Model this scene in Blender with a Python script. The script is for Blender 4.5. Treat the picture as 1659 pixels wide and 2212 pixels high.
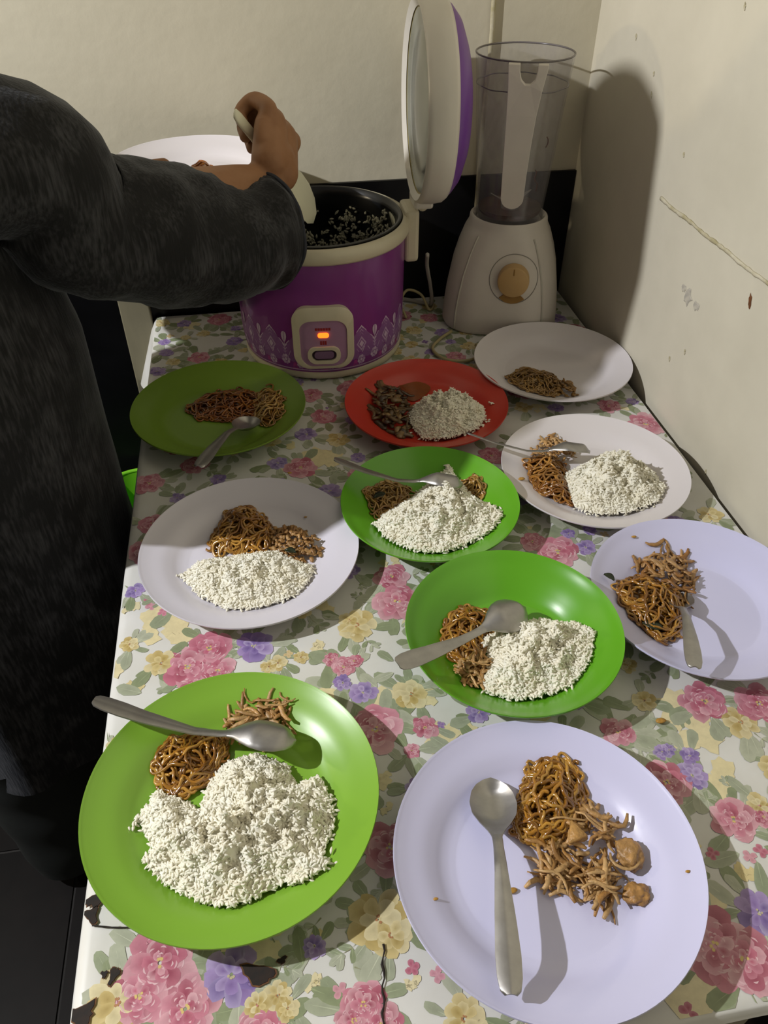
import bpy, bmesh, math, random
import numpy as np
from mathutils import Vector, Matrix, Euler, noise

# ------------------------------------------------------------------ scene, camera, light
for o in list(bpy.data.objects):
    bpy.data.objects.remove(o, do_unlink=True)
SC = bpy.context.scene
COL = SC.collection
TZ = 0.75                      # table height above the floor
F_PX, PITCH, CAM_H, YAW = 1683.0, math.radians(40.72), 0.627, math.radians(9.4)

cam_d = bpy.data.cameras.new('camera')
cam = bpy.data.objects.new('camera', cam_d)
COL.objects.link(cam)
cam_d.sensor_fit = 'HORIZONTAL'
cam_d.sensor_width = 36.0
cam_d.lens = 36.0 * F_PX / 1659.0
cam_d.clip_start = 0.01
cam.location = (0, 0, TZ + CAM_H)
cam.rotation_euler = (math.pi / 2 - PITCH, 0, -YAW)
SC.camera = cam

SC.view_settings.view_transform = 'Standard'
SC.view_settings.look = 'None'
SC.view_settings.gamma = 1.0
SC.view_settings.exposure = 0.0
SC.view_settings.use_curve_mapping = False

world = bpy.data.worlds.new('room_ambient')
SC.world = world
world.use_nodes = True
bgn = world.node_tree.nodes['Background']
bgn.inputs[0].default_value = (1.0, 0.90, 0.76, 1)
bgn.inputs[1].default_value = 0.14


def lamp(name, loc, power, color, radius):
    d = bpy.data.lights.new(name, 'POINT')
    d.energy = power
    d.color = color
    d.shadow_soft_size = radius
    o = bpy.data.objects.new(name, d)
    o.location = (loc[0], loc[1], loc[2] + TZ)
    COL.objects.link(o)
    return o


lamp('ceiling_bulb', (-1.40, 0.45, 1.35), 144, (0.97, 0.97, 1.0), 0.015)
lamp('far_room_bulb', (-2.7, 1.06, 0.95), 34, (1.0, 0.84, 0.58), 0.04)

# ------------------------------------------------------------------ geometry helpers
cP, sP, cY, sY = math.cos(PITCH), math.sin(PITCH), math.cos(YAW), math.sin(YAW)


def _rz(v):
    return Vector((v[0] * cY + v[1] * sY, -v[0] * sY + v[1] * cY, v[2]))


FWD, RGT, UPV = _rz((0, cP, -sP)), _rz((1, 0, 0)), _rz((0, sP, cP))
CAM = Vector((0, 0, CAM_H))


def ray(px, py):
    return RGT * ((px - 829.5) / F_PX) - UPV * ((py - 1106.0) / F_PX) + FWD


def onz(px, py, z=0.0):
    """point of the photograph on the horizontal plane z (measured from the table top)"""
    d = ray(px, py)
    return CAM + d * ((z - CAM_H) / d.z)


def ony(px, py, y):
    d = ray(px, py)
    return CAM + d * (y / d.y)


class MB:
    def __init__(s):
        s.v, s.f, s.c = [], [], []

    def add(s, vs, fs, col=None):
        n = len(s.v)
        s.v += [tuple(p) for p in vs]
        s.f += [tuple(i + n for i in f) for f in fs]
        if col is not None:
            if len(col) and not hasattr(col[0], '__len__'):
                col = [col] * len(vs)
            s.c += [tuple(c)[:3] for c in col]
        return s

    def box(s, a, b):
        (x0, y0, z0), (x1, y1, z1) = a, b
        vs = [(x0, y0, z0), (x1, y0, z0), (x1, y1, z0), (x0, y1, z0), (x0, y0, z1), (x1, y0, z1), (x1, y1, z1), (x0, y1, z1)]
        fs = [(3, 2, 1, 0), (4, 5, 6, 7), (0, 1, 5, 4), (1, 2, 6, 5), (2, 3, 7, 6), (3, 0, 4, 7)]
        return s.add(vs, fs)

    def loft(s, rings, closed=True, cap0=False, cap1=False, col=None):
        n = len(rings[0])
        vs = [p for r in rings for p in r]
        fs = []
        for i in range(len(rings) - 1):
            for j in range(n if closed else n - 1):
                k = (j + 1) % n
                fs.append((i * n + j, i * n + k, (i + 1) * n + k, (i + 1) * n + j))
        if cap0:
            fs.append(tuple(range(n))[::-1])
        if cap1:
            fs.append(tuple((len(rings) - 1) * n + j for j in range(n)))
        return s.add(vs, fs, col)

    def lathe(s, prof, seg=64, c=(0, 0), cap0=False, cap1=False):
        rings = [[(c[0] + r * math.cos(2 * math.pi * j / seg), c[1] + r * math.sin(2 * math.pi * j / seg), z)
                  for j in range(seg)] for r, z in prof]
        return s.loft(rings, True, cap0, cap1)

    def tube(s, pts, rad, sides=8, cap=True, squash=1.0, up=None, col=None):
        pts = [Vector(p) for p in pts]
        n = len(pts)
        rings = []
        prev = None
        for i, p in enumerate(pts):
            t = (pts[min(i + 1, n - 1)] - pts[max(i - 1, 0)])
            if t.length < 1e-9:
                t = Vector((0, 0, 1))
            t.normalize()
            if prev is None:
                ref = Vector(up) if up else (Vector((0, 0, 1)) if abs(t.z) < .9 else Vector((1, 0, 0)))
                a = (ref - t * ref.dot(t)).normalized()
            else:
                a = (prev - t * prev.dot(t))
                a = a.normalized() if a.length > 1e-6 else t.orthogonal().normalized()
            prev = a
            b = t.cross(a)
            r = rad[i] if hasattr(rad, '__len__') else rad
            rings.append([p + a * (r * squash * math.cos(2 * math.pi * j / sides)) + b * (r * math.sin(2 * math.pi * j / sides))
                          for j in range(sides)])
        s.loft(rings, True, cap, cap, col)
        return s

    def prism(s, poly, z0, z1):
        n = len(poly)
        vs = [(x, y, z0) for x, y in poly] + [(x, y, z1) for x, y in poly]
        fs = [tuple(range(n))[::-1], tuple(range(n, 2 * n))] + [(i, (i + 1) % n, n + (i + 1) % n, n + i) for i in range(n)]
        return s.add(vs, fs)

    def mesh(s, name, mat, smooth=True, angle=None):
        me = bpy.data.meshes.new(name)
        me.from_pydata(s.v, [], s.f)
        if s.c:
            at = me.color_attributes.new('Col', 'FLOAT_COLOR', 'POINT')
            buf = np.ones((len(s.v), 4), dtype=np.float32)
            buf[:, :3] = np.array(s.c, dtype=np.float32)
            at.data.foreach_set('color', buf.ravel())
        me.materials.append(mat)
        me.polygons.foreach_set('use_smooth', [smooth] * len(me.polygons))
        me.update()
        if smooth and angle:
            me.set_sharp_from_angle(angle=math.radians(angle))
        return me

    def build(s, name, mat, parent=None, loc=(0, 0, 0), smooth=True, angle=None):
        o = bpy.data.objects.new(name, s.mesh(name, mat, smooth, angle))
        COL.objects.link(o)
        o.location = loc
        o.parent = parent
        return o


def empty(name, loc=(0, 0, 0), rz=0.0):
    o = bpy.data.objects.new(name, None)
    o.empty_display_size = .02
    COL.objects.link(o)
    o.location = loc
    o.rotation_euler = (0, 0, rz)
    return o


def tag(o, label=None, cat=None, group=None, kind=None):
    if label:
        o['label'] = label
    if cat:
        o['category'] = cat
    if group:
        o['group'] = group
    if kind:
        o['kind'] = kind
    return o


def bevel(o, w, seg=2):
    m = o.modifiers.new('bevel', 'BEVEL')
    m.width = w
    m.segments = seg
    m.limit_method = 'ANGLE'
    return o


def smoothstep(a, b, x):
    t = max(0.0, min(1.0, (x - a) / (b - a)))
    return t * t * (3 - 2 * t)


def interp(xs, ys, x):
    return float(np.interp(x, xs, ys))


def catmull(pts, n):
    """smooth curve through points (any dimension)"""
    P = np.array(pts, float)
    P = np.vstack([2 * P[0] - P[1], P, 2 * P[-1] - P[-2]])
    out = []
    m = len(P) - 3
    for k in range(n):
        u = k / (n - 1) * m
        i = min(int(u), m - 1)
        t = u - i
        a, b, c, d = P[i:i + 4]
        out.append(.5 * ((2 * b) + (-a + c) * t + (2 * a - 5 * b + 4 * c - d) * t * t + (-a + 3 * b - 3 * c + d) * t ** 3))
    return np.array(out)


# ------------------------------------------------------------------ materials
def srgb(r, g, b):
    f = lambda c: (c / 255 / 12.92) if c / 255 <= .04045 else ((c / 255 + .055) / 1.055) ** 2.4
    return (f(r), f(g), f(b), 1.0)


def lin(h):
    return srgb(*h)


def mat(name, col, rough=.5, spec=.5, noise_scale=0, noise_amt=0.0, bump=0, bump_scale=60, col2=None, metal=0,
        coat=0, sheen=0, emit=None, stretch=None, sss=0, vcol=False, detail=4):
    m = bpy.data.materials.new(name)
    m.use_nodes = True
    nt = m.node_tree
    N, L = nt.nodes, nt.links
    b = N['Principled BSDF']
    c = lin(col) if len(col) == 3 else col
    b.inputs['Base Color'].default_value = c
    b.inputs['Roughness'].default_value = rough
    b.inputs['Specular IOR Level'].default_value = spec
    b.inputs['Metallic'].default_value = metal
    b.inputs['Coat Weight'].default_value = coat
    b.inputs['Sheen Weight'].default_value = sheen
    if sss:
        b.inputs['Subsurface Weight'].default_value = sss
        b.inputs['Subsurface Radius'].default_value = (.004, .003, .002)
        b.inputs['Subsurface Scale'].default_value = 1.0
    if emit:
        b.inputs['Emission Color'].default_value = lin(emit[0])
        b.inputs['Emission Strength'].default_value = emit[1]
    tc = N.new('ShaderNodeTexCoord')
    src = tc.outputs['Object']
    if stretch:
        mp = N.new('ShaderNodeMapping')
        mp.inputs['Scale'].default_value = stretch
        L.new(src, mp.inputs[0])
        src = mp.outputs[0]
    base_out = None
    if vcol:
        va = N.new('ShaderNodeVertexColor')
        va.layer_name = 'Col'
        base_out = va.outputs[0]
        L.new(base_out, b.inputs['Base Color'])
    if noise_scale:
        nz = N.new('ShaderNodeTexNoise')
        nz.inputs['Scale'].default_value = noise_scale
        nz.inputs['Detail'].default_value = detail
        nz.inputs['Roughness'].default_value = .6
        L.new(src, nz.inputs['Vector'])
        mx = N.new('ShaderNodeMix')
        mx.data_type = 'RGBA'
        rp = N.new('ShaderNodeMapRange')
        rp.inputs[1].default_value, rp.inputs[2].default_value = .3, .7
        L.new(nz.outputs[0], rp.inputs[0])
        L.new(rp.outputs[0], mx.inputs[0])
        if vcol:
            mx.blend_type = 'MULTIPLY'
            L.new(base_out, mx.inputs[6])
            k = 1 - noise_amt
            mx.inputs[7].default_value = (k, k, k, 1)
        else:
            c2 = lin(col2) if col2 else tuple([x * (1 - noise_amt) for x in c[:3]] + [1])
            mx.inputs[6].default_value = c
            mx.inputs[7].default_value = c2
        L.new(mx.outputs[2], b.inputs['Base Color'])
    if bump:
        nb = N.new('ShaderNodeTexNoise')
        nb.inputs['Scale'].default_value = bump_scale
        nb.inputs['Detail'].default_value = 5
        L.new(src, nb.inputs['Vector'])
        bp = N.new('ShaderNodeBump')
        bp.inputs['Strength'].default_value = bump
        bp.inputs['Distance'].default_value = .002
        L.new(nb.outputs[0], bp.inputs['Height'])
        L.new(bp.outputs[0], b.inputs['Normal'])
    return m


def wall_material(name, base, dark, speck):
    m = mat(name, base, rough=.85, spec=.2, noise_scale=5, col2=dark, bump=.35, bump_scale=45)
    nt = m.node_tree
    N, L = nt.nodes, nt.links
    b = N['Principled BSDF']
    old = b.inputs['Base Color'].links[0].from_socket
    tc = N.new('ShaderNodeTexCoord')
    vo = N.new('ShaderNodeTexVoronoi')
    vo.inputs['Scale'].default_value = 11
    nd = N.new('ShaderNodeTexNoise')
    nd.inputs['Scale'].default_value = 40
    ad = N.new('ShaderNodeVectorMath')
    ad.operation = 'MULTIPLY_ADD'
    ad.inputs[1].default_value = (.03, .03, .05)
    mp = N.new('ShaderNodeMapping')
    mp.inputs['Scale'].default_value = (1, 1, .55)
    L.new(tc.outputs['Object'], nd.inputs['Vector'])
    L.new(nd.outputs['Color'], ad.inputs[0])
    L.new(tc.outputs['Object'], ad.inputs[2])
    L.new(ad.outputs[0], mp.inputs[0])
    L.new(mp.outputs[0], vo.inputs['Vector'])
    # speck radius differs from cell to cell, most cells have none
    sep = N.new('ShaderNodeSeparateColor')
    L.new(vo.outputs['Color'], sep.inputs[0])
    rr = N.new('ShaderNodeMapRange')
    rr.inputs[1].default_value, rr.inputs[2].default_value = .45, 1.0
    rr.inputs[3].default_value, rr.inputs[4].default_value = 0.0, .085
    L.new(sep.outputs[0], rr.inputs[0])
    lt = N.new('ShaderNodeMath')
    lt.operation = 'LESS_THAN'
    L.new(vo.outputs['Distance'], lt.inputs[0])
    L.new(rr.outputs[0], lt.inputs[1])
    ml = N.new('ShaderNodeMath')
    ml.operation = 'MULTIPLY'
    ml.inputs[1].default_value = .55
    L.new(lt.outputs[0], ml.inputs[0])
    mx = N.new('ShaderNodeMix')
    mx.data_type = 'RGBA'
    L.new(ml.outputs[0], mx.inputs[0])
    L.new(old, mx.inputs[6])
    mx.inputs[7].default_value = lin(speck)
    L.new(mx.outputs[2], b.inputs['Base Color'])
    return m


M = {}
M['wall_back'] = wall_material('back wall plaster', (206, 199, 176), (196, 189, 166), (150, 128, 90))
M['wall_right'] = wall_material('right wall plaster', (212, 206, 186), (200, 194, 174), (134, 116, 84))
M['black_tile'] = mat('black glazed tile', (12, 12, 14), rough=.4, spec=.25, noise_scale=14, noise_amt=.5, bump=.05, bump_scale=30)
M['floor_tile'] = mat('black floor tile', (11, 10, 10), rough=.5, spec=.12, noise_scale=9, col2=(22, 19, 18))
M['grout'] = mat('floor grout', (44, 42, 40), rough=.9, noise_scale=80, noise_amt=.4)
M['board'] = mat('beige painted board', (128, 122, 98), rough=.7, noise_scale=7, noise_amt=.2, stretch=(4, 4, 1))
M['seam'] = mat('old paint seam', (160, 150, 108), rough=.9, noise_scale=40, col2=(204, 197, 174))
M['smudge'] = mat('grey smudge on plaster', (160, 155, 146), rough=.9, noise_scale=90, col2=(196, 190, 172))
M['flake'] = mat('brown paint flake', (118, 72, 34), rough=.8, noise_scale=90, noise_amt=.4)
M['cloth'] = mat('vinyl cloth', (214, 214, 210), rough=.38, spec=.45, noise_scale=16, col2=(206, 205, 196), bump=.08, bump_scale=22)
M['print'] = mat('printed flowers', (200, 200, 200), rough=.38, spec=.45, noise_scale=110, noise_amt=.16, vcol=True)
M['burn'] = mat('burnt hole', (18, 14, 12), rough=.8, noise_scale=200, col2=(38, 24, 14))
M['burn_rim'] = mat('scorched cloth', (120, 78, 40), rough=.8, noise_scale=150, col2=(70, 45, 28))
M['wood'] = mat('dark table wood', (40, 28, 20), rough=.6, noise_scale=12, noise_amt=.4, stretch=(1, 8, 8))
M['green_a'] = mat('apple green melamine', (126, 172, 54), rough=.32, spec=.5, noise_scale=5, noise_amt=.06)
M['green_b'] = mat('bright green melamine', (96, 164, 34), rough=.26, spec=.5, noise_scale=5, noise_amt=.06)
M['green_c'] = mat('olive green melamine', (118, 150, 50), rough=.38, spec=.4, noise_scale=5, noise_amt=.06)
M['white_a'] = mat('lavender white melamine', (206, 206, 236), rough=.28, spec=.5, noise_scale=5, noise_amt=.03)
M['white_b'] = mat('warm white melamine', (218, 213, 214), rough=.28, spec=.5, noise_scale=5, noise_amt=.03)
M['white_c'] = mat('white melamine', (216, 213, 222), rough=.28, spec=.5, noise_scale=5, noise_amt=.03)
M['red'] = mat('red melamine', (194, 58, 42), rough=.3, spec=.5, noise_scale=5, noise_amt=.06)
M['steel'] = mat('worn stainless steel', (176, 173, 168), rough=.42, metal=.9, noise_scale=60, noise_amt=.2, bump=.05, bump_scale=150)
M['rice'] = mat('cooked white rice', (238, 236, 222), rough=.55, spec=.25, noise_scale=60, col2=(234, 228, 206))
M['noodle'] = mat('soy fried noodle', (150, 96, 22), rough=.2, spec=.7, vcol=True, noise_scale=140, noise_amt=.28, coat=.25)
M['chicken'] = mat('shredded chicken', (168, 118, 60), rough=.42, spec=.5, vcol=True, noise_scale=220, noise_amt=.4, bump=.4, bump_scale=400)
M['stew'] = mat('dark stewed vegetable', (62, 44, 24), rough=.3, spec=.6, vcol=True, noise_scale=160, noise_amt=.45, bump=.3, bump_scale=250)
M['sauce'] = mat('orange oily sauce', (140, 68, 12), rough=.15, spec=.6, noise_scale=60, noise_amt=.3, coat=.3)
M['leaf'] = mat('dark green leaf', (34, 42, 22), rough=.35, noise_scale=100, noise_amt=.3)
M['cream'] = mat('cream plastic', (206, 198, 172), rough=.4, noise_scale=30, noise_amt=.08)
M['cream_lid'] = mat('white lid plastic', (212, 207, 196), rough=.3, noise_scale=12, noise_amt=.06)
M['purple'] = mat('purple lacquered steel', (132, 54, 136), rough=.3, spec=.5, noise_scale=8, col2=(116, 42, 118), stretch=(1, 1, .15), coat=.25)
M['purple_lid'] = mat('purple lid shell', (112, 60, 150), rough=.35, noise_scale=20, noise_amt=.12)
M['lace'] = mat('printed lace', (190, 150, 190), rough=.35, vcol=True, noise_scale=150, noise_amt=.12)
M['panel'] = mat('lavender control panel', (166, 128, 160), rough=.4, noise_scale=40, noise_amt=.06)
M['switch'] = mat('mauve lever', (120, 92, 122), rough=.3, noise_scale=40, noise_amt=.06)
M['panel_dark'] = mat('panel recess', (52, 30, 48), rough=.5, noise_scale=40, noise_amt=.1)
M['red_print'] = mat('red panel print', (150, 30, 34), rough=.5, noise_scale=300, noise_amt=.3)
M['led'] = mat('lit orange indicator', (255, 110, 30), rough=.3, emit=((255, 96, 22), 3.2), noise_scale=100, noise_amt=.05)
M['pot'] = mat('black nonstick pot', (20, 21, 23), rough=.25, spec=.6, noise_scale=40, noise_amt=.4)
M['crust'] = mat('dried rice film', (206, 203, 180), rough=.6, noise_scale=70, col2=(160, 158, 136))
M['lid_metal'] = mat('dull lid plate', (168, 170, 160), rough=.22, metal=.55, noise_scale=14, col2=(140, 142, 130))
M['seal'] = mat('yellowed seal', (164, 148, 86), rough=.5, noise_scale=25, col2=(188, 176, 128))
M['blender_body'] = mat('off white blender plastic', (214, 207, 196), rough=.38, noise_scale=18, noise_amt=.08)
M['blender_line'] = mat('pale edge trim', (196, 192, 178), rough=.4, noise_scale=18, noise_amt=.1)
M['knob'] = mat('tan knob', (196, 160, 104), rough=.45, noise_scale=30, noise_amt=.1)
M['knob_dark'] = mat('ochre pointer', (158, 118, 52), rough=.5, noise_scale=30, noise_amt=.15)
M['line_grey'] = mat('grey dial line', (146, 142, 132), rough=.6, noise_scale=30, noise_amt=.1)
M['residue'] = mat('brown residue', (74, 48, 30), rough=.4, noise_scale=60, noise_amt=.5)
M['stain'] = mat('dried sauce drip', (104, 66, 56), rough=.5, noise_scale=60, noise_amt=.3)
M['cable'] = mat('grey white cable', (168, 164, 156), rough=.5, noise_scale=30, noise_amt=.1)
M['cable_y'] = mat('yellowed cable', (176, 164, 120), rough=.5, noise_scale=30, noise_amt=.1)
M['skin'] = mat('tan skin', (158, 116, 82), rough=.55, spec=.3, noise_scale=30, col2=(144, 102, 70), bump=.1, bump_scale=160)
M['paddle'] = mat('white rice paddle', (228, 226, 200), rough=.4, noise_scale=30, noise_amt=.06)
M['lime'] = mat('lime plastic', (132, 210, 48), rough=.35, noise_scale=10, noise_amt=.08)
M['lip'] = mat('lip', (150, 84, 70), rough=.4, noise_scale=80, noise_amt=.1)
M['eye_white'] = mat('eye white', (220, 215, 205), rough=.2, noise_scale=80, noise_amt=.03)
M['eye_dark'] = mat('dark iris', (30, 20, 15), rough=.1, noise_scale=80, noise_amt=.1)


def fabric_material(name, c1, c2):
    m = bpy.data.materials.new(name)
    m.use_nodes = True
    N, L = m.node_tree.nodes, m.node_tree.links
    b = N['Principled BSDF']
    b.inputs['Roughness'].default_value = .72
    b.inputs['Specular IOR Level'].default_value = .25
    b.inputs['Sheen Weight'].default_value = .25
    b.inputs['Sheen Roughness'].default_value = .35
    b.inputs['Sheen Tint'].default_value = (.7, .75, .85, 1)
    tc = N.new('ShaderNodeTexCoord')
    mp = N.new('ShaderNodeMapping')
    mp.inputs['Rotation'].default_value = (.5, .35, .2)
    mp.inputs['Scale'].default_value = (1, 1, .12)
    nz = N.new('ShaderNodeTexNoise')
    nz.inputs['Scale'].default_value = 330
    nz.inputs['Detail'].default_value = 3
    n2 = N.new('ShaderNodeTexNoise')
    n2.inputs['Scale'].default_value = 26
    n2.inputs['Detail'].default_value = 5
    L.new(tc.outputs['Object'], mp.inputs[0])
    L.new(mp.outputs[0], nz.inputs['Vector'])
    L.new(tc.outputs['Object'], n2.inputs['Vector'])
    a = N.new('ShaderNodeMath')
    a.operation = 'MULTIPLY'
    L.new(nz.outputs[0], a.inputs[0])
    L.new(n2.outputs[0], a.inputs[1])
    rp = N.new('ShaderNodeMapRange')
    rp.inputs[1].default_value, rp.inputs[2].default_value = .2, .42
    L.new(a.outputs[0], rp.inputs[0])
    mx = N.new('ShaderNodeMix')
    mx.data_type = 'RGBA'
    mx.inputs[6].default_value = lin(c1)
    mx.inputs[7].default_value = lin(c2)
    L.new(rp.outputs[0], mx.inputs[0])
    L.new(mx.outputs[2], b.inputs['Base Color'])
    bp = N.new('ShaderNodeBump')
    bp.inputs['Strength'].default_value = .5
    bp.inputs['Distance'].default_value = .0015
    L.new(nz.outputs[0], bp.inputs['Height'])
    L.new(bp.outputs[0], b.inputs['Normal'])
    return m


M['dress'] = fabric_material('black velvety fabric', (16, 16, 17), (56, 56, 58))
M['trouser'] = mat('dark green black trousers', (20, 26, 24), rough=.8, noise_scale=90, noise_amt=.4)
M['scarf'] = mat('black headscarf', (20, 20, 22), rough=.8, noise_scale=120, noise_amt=.3, sheen=.2)
M['lining'] = mat('dark blue sleeve hem', (34, 37, 48), rough=.7, noise_scale=120, noise_amt=.3)


def jar_material():
    m = bpy.data.materials.new('hazy clear plastic')
    m.use_nodes = True
    N, L = m.node_tree.nodes, m.node_tree.links
    out = N['Material Output']
    N.remove(N['Principled BSDF'])
    tr = N.new('ShaderNodeBsdfTransparent')
    tr.inputs[0].default_value = (.965, .965, .975, 1)
    df = N.new('ShaderNodeBsdfDiffuse')
    df.inputs[0].default_value = lin((196, 192, 196))
    gl = N.new('ShaderNodeBsdfGlossy')
    gl.inputs['Roughness'].default_value = .12
    nz = N.new('ShaderNodeTexNoise')
    nz.inputs['Scale'].default_value = 18
    mr = N.new('ShaderNodeMapRange')
    mr.inputs[1].default_value, mr.inputs[2].default_value = .3, .7
    mr.inputs[3].default_value, mr.inputs[4].default_value = .04, .10
    L.new(nz.outputs[0], mr.inputs[0])
    m1 = N.new('ShaderNodeMixShader')
    L.new(mr.outputs[0], m1.inputs[0])
    L.new(tr.outputs[0], m1.inputs[1])
    L.new(df.outputs[0], m1.inputs[2])
    lw = N.new('ShaderNodeLayerWeight')
    lw.inputs[0].default_value = .25
    fr = N.new('ShaderNodeMapRange')
    fr.inputs[3].default_value, fr.inputs[4].default_value = .02, .22
    L.new(lw.outputs['Facing'], fr.inputs[0])
    m2 = N.new('ShaderNodeMixShader')
    L.new(fr.outputs[0], m2.inputs[0])
    L.new(m1.outputs[0], m2.inputs[1])
    L.new(gl.outputs[0], m2.inputs[2])
    L.new(m2.outputs[0], out.inputs[0])
    return m


M['jar'] = jar_material()
M['jar_rim'] = mat('thick grey jar edge', (118, 112, 110), rough=.25, noise_scale=25, noise_amt=.2)

# ------------------------------------------------------------------ the setting
XL, XR, YF, YB = -0.187, 0.536, 0.145, 1.296      # table top edges
XW, YW = 0.546, 1.308                             # wall faces
FZ = -TZ


def W(x, y, z):
    return (x, y, z + TZ)


fl = MB()
fl.box((-2.2, -1.6, FZ - .10 + TZ), (XW + .2, YW + .2, FZ - .003 + TZ))
floor = tag(fl.build('floor', M['grout'], smooth=False), kind='structure')
TS = .40
tile_me = None
for i in range(-4, 3):
    for j in range(-4, 2):
        x0, y0 = -.432 + i * TS, .765 + j * TS
        x1, y1 = min(x0 + TS, XW), min(y0 + TS, YW)
        if x1 - x0 < .02 or y1 - y0 < .02:
            continue
        full = abs(x1 - x0 - TS) < 1e-6 and abs(y1 - y0 - TS) < 1e-6
        if full and tile_me:
            o = bpy.data.objects.new('floor_tile', tile_me)
            COL.objects.link(o)
            o.location = (x0, y0, 0)
            o.parent = floor
            continue
        g = .0025
        b = MB().box((g, g, -.008), (x1 - x0 - g, y1 - y0 - g, 0))
        o = b.build('floor_tile', M['floor_tile'], floor, (x0, y0, 0), smooth=False)
        if full:
            tile_me = o.data

wb = MB().box((-2.2, YW, -.02), (XW + .12, YW + .12, 2.55)).build('wall_back', M['wall_back'], smooth=False)
tag(wb, kind='structure')
wr = MB().box((XW, -1.6, -.02), (XW + .12, YW, 2.55)).build('wall_right', M['wall_right'], smooth=False)
tag(wr, kind='structure')
# black tiled dado along the back wall
dado = MB().box((-2.2, YW - .006, 0), (XW - .001, YW + .002, TZ + .206)).build('trim_1', M['black_tile'], smooth=False)
tag(dado, kind='structure')

# wear on the right wall
rnd = random.Random(5)
pts = [(XW - .0012, .71 + .29 * k / 40, TZ + .2605 + .0007 * math.sin(k * .5) + rnd.uniform(-.0004, .0004)) for k in range(41)]
MB().tube(pts, [.0020 + rnd.uniform(0, .0012) for _ in pts], 6, squash=.5, up=(1, 0, 0)).build('paint_seam', M['seam'], wr)


def wall_blob(name, px, py, r, m, n=14, jag=.4, asp=1.0, rot=0.0, seed=1):
    d = ray(px, py)
    p = CAM + d * (XW / d.x)
    q = random.Random(seed)
    ring = []
    for k in range(n):
        a = 2 * math.pi * k / n
        rr = r * (1 + q.uniform(-jag, jag))
        u, v = rr * math.cos(a) * asp, rr * math.sin(a)
        ring.append((u * math.cos(rot) - v * math.sin(rot), u * math.sin(rot) + v * math.cos(rot)))
    mb = MB()
    n0 = [(-.0003, u, v) for u, v in ring]
    n1 = [(-.0012, u * .8, v * .8) for u, v in ring]
    mb.loft([n0, n1], True, False, True)
    return mb.build(name, m, wr, (XW, p.y, p.z + TZ), smooth=False)


wall_blob('smudge', 1487, 640, .010, M['smudge'], seed=3)
wall_blob('smudge', 1503, 660, .007, M['smudge'], seed=4)
wall_blob('smudge', 1478, 622, .005, M['smudge'], seed=6)
wall_blob('paint_flake', 1621, 651, .009, M['flake'], jag=.25, asp=.28, rot=-.35, seed=8)
for k, (px, py) in enumerate([(1375, 80), (1413, 160), (1408, 205), (1478, 335), (1610, 14), (1525, 1020), (1480, 760), (1447, 775)]):
    wall_blob('paint_chip', px, py, .0035, M['seam'], jag=.4, asp=.45, rot=-.3, seed=20 + k)

# pale board standing beside the table against the dado
bd = MB().box((-.2435, YW - .024, .0), (-.1935, YW - .008, TZ + .115)).build('narrow_board', M['board'], smooth=False)
tag(bevel(bd, .002), 'narrow beige board standing upright against black tiles beside the table', 'board')

# ------------------------------------------------------------------ table and cloth
tb = empty('table', (0, 0, 0))
tag(tb, 'table pushed into the room corner under the flowered vinyl cloth', 'table')
bevel(MB().box((XL + .004, YF + .004, TZ - .028), (XR - .004, YB - .004, TZ - .004)).build('tabletop', M['wood'], tb, smooth=False), .003)
for x in (XL + .05, XR - .05):
    for y in (YF + .06, YB - .06):
        MB().box((x - .022, y - .022, 0), (x + .022, y + .022, TZ - .0285)).build('leg', M['wood'], tb, smooth=False)
for y in (YF + .06, YB - .06):
    MB().box((XL + .073, y - .01, TZ - .10), (XR - .073, y + .01, TZ - .0285)).build('apron', M['wood'], tb, smooth=False)


def cz(x, y):
    return .0003 * noise.noise(Vector((x * 14, y * 14, 3.1))) - .0006


cl = MB()
hang = [-.115, -.08, -.045, -.018, -.005]
us = [XL + h for h in hang] + list(np.linspace(XL, XR, 92))
ws = [YF + h for h in (-.012, -.008, -.004)] + list(np.linspace(YF, YB, 146))
vs = []
for y_ in ws:
    for x_ in us:
        dx, dy = XL - x_, YF - y_
        x, y, z = x_, y_, cz(x_, y_)
        if dx > 0:
            x = XL - .004 * min(1, dx / .012) - .004 * (1 + math.sin(y_ * 31)) * dx / .1
            x -= .030 * dx / .1 * smoothstep(YB - .10, YB - .02, y_)
        if dy > 0:
            y = YF - .004 * min(1, dy / .012) - .006 * (1 + math.sin(x_ * 37)) * dy / .1
        h = max(dx, dy, 0)
        if h > 0:
            z = -h if h > .005 else -h * .6
        # small dip along the wrinkled left edge
        if abs(x_ - XL) < 1e-6:
            z -= .0015
            x -= .0016 * noise.noise(Vector((y_ * 25, 0, 7)))
        vs.append(W(x, y, z))
n = len(us)
fs = [(j * n + i, j * n + i + 1, (j + 1) * n + i + 1, (j + 1) * n + i) for j in range(len(ws) - 1) for i in range(n - 1)]
cl.add(vs, fs)
cloth = cl.build('tablecloth', M['cloth'])
tag(cloth, 'white vinyl tablecloth printed with pink, purple and yellow flowers', 'tablecloth')

# ---- printed flowers: thin print layers lying on the cloth
pr = MB()
prnd = random.Random(11)
layer = [0]
ZB = [.00003]              # print layer now being laid: leaves low, flower rings above


def inside(x, y, mgn=.0015):
    return XL + mgn < x < XR - mgn and YF + mgn < y < YB - mgn


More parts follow.
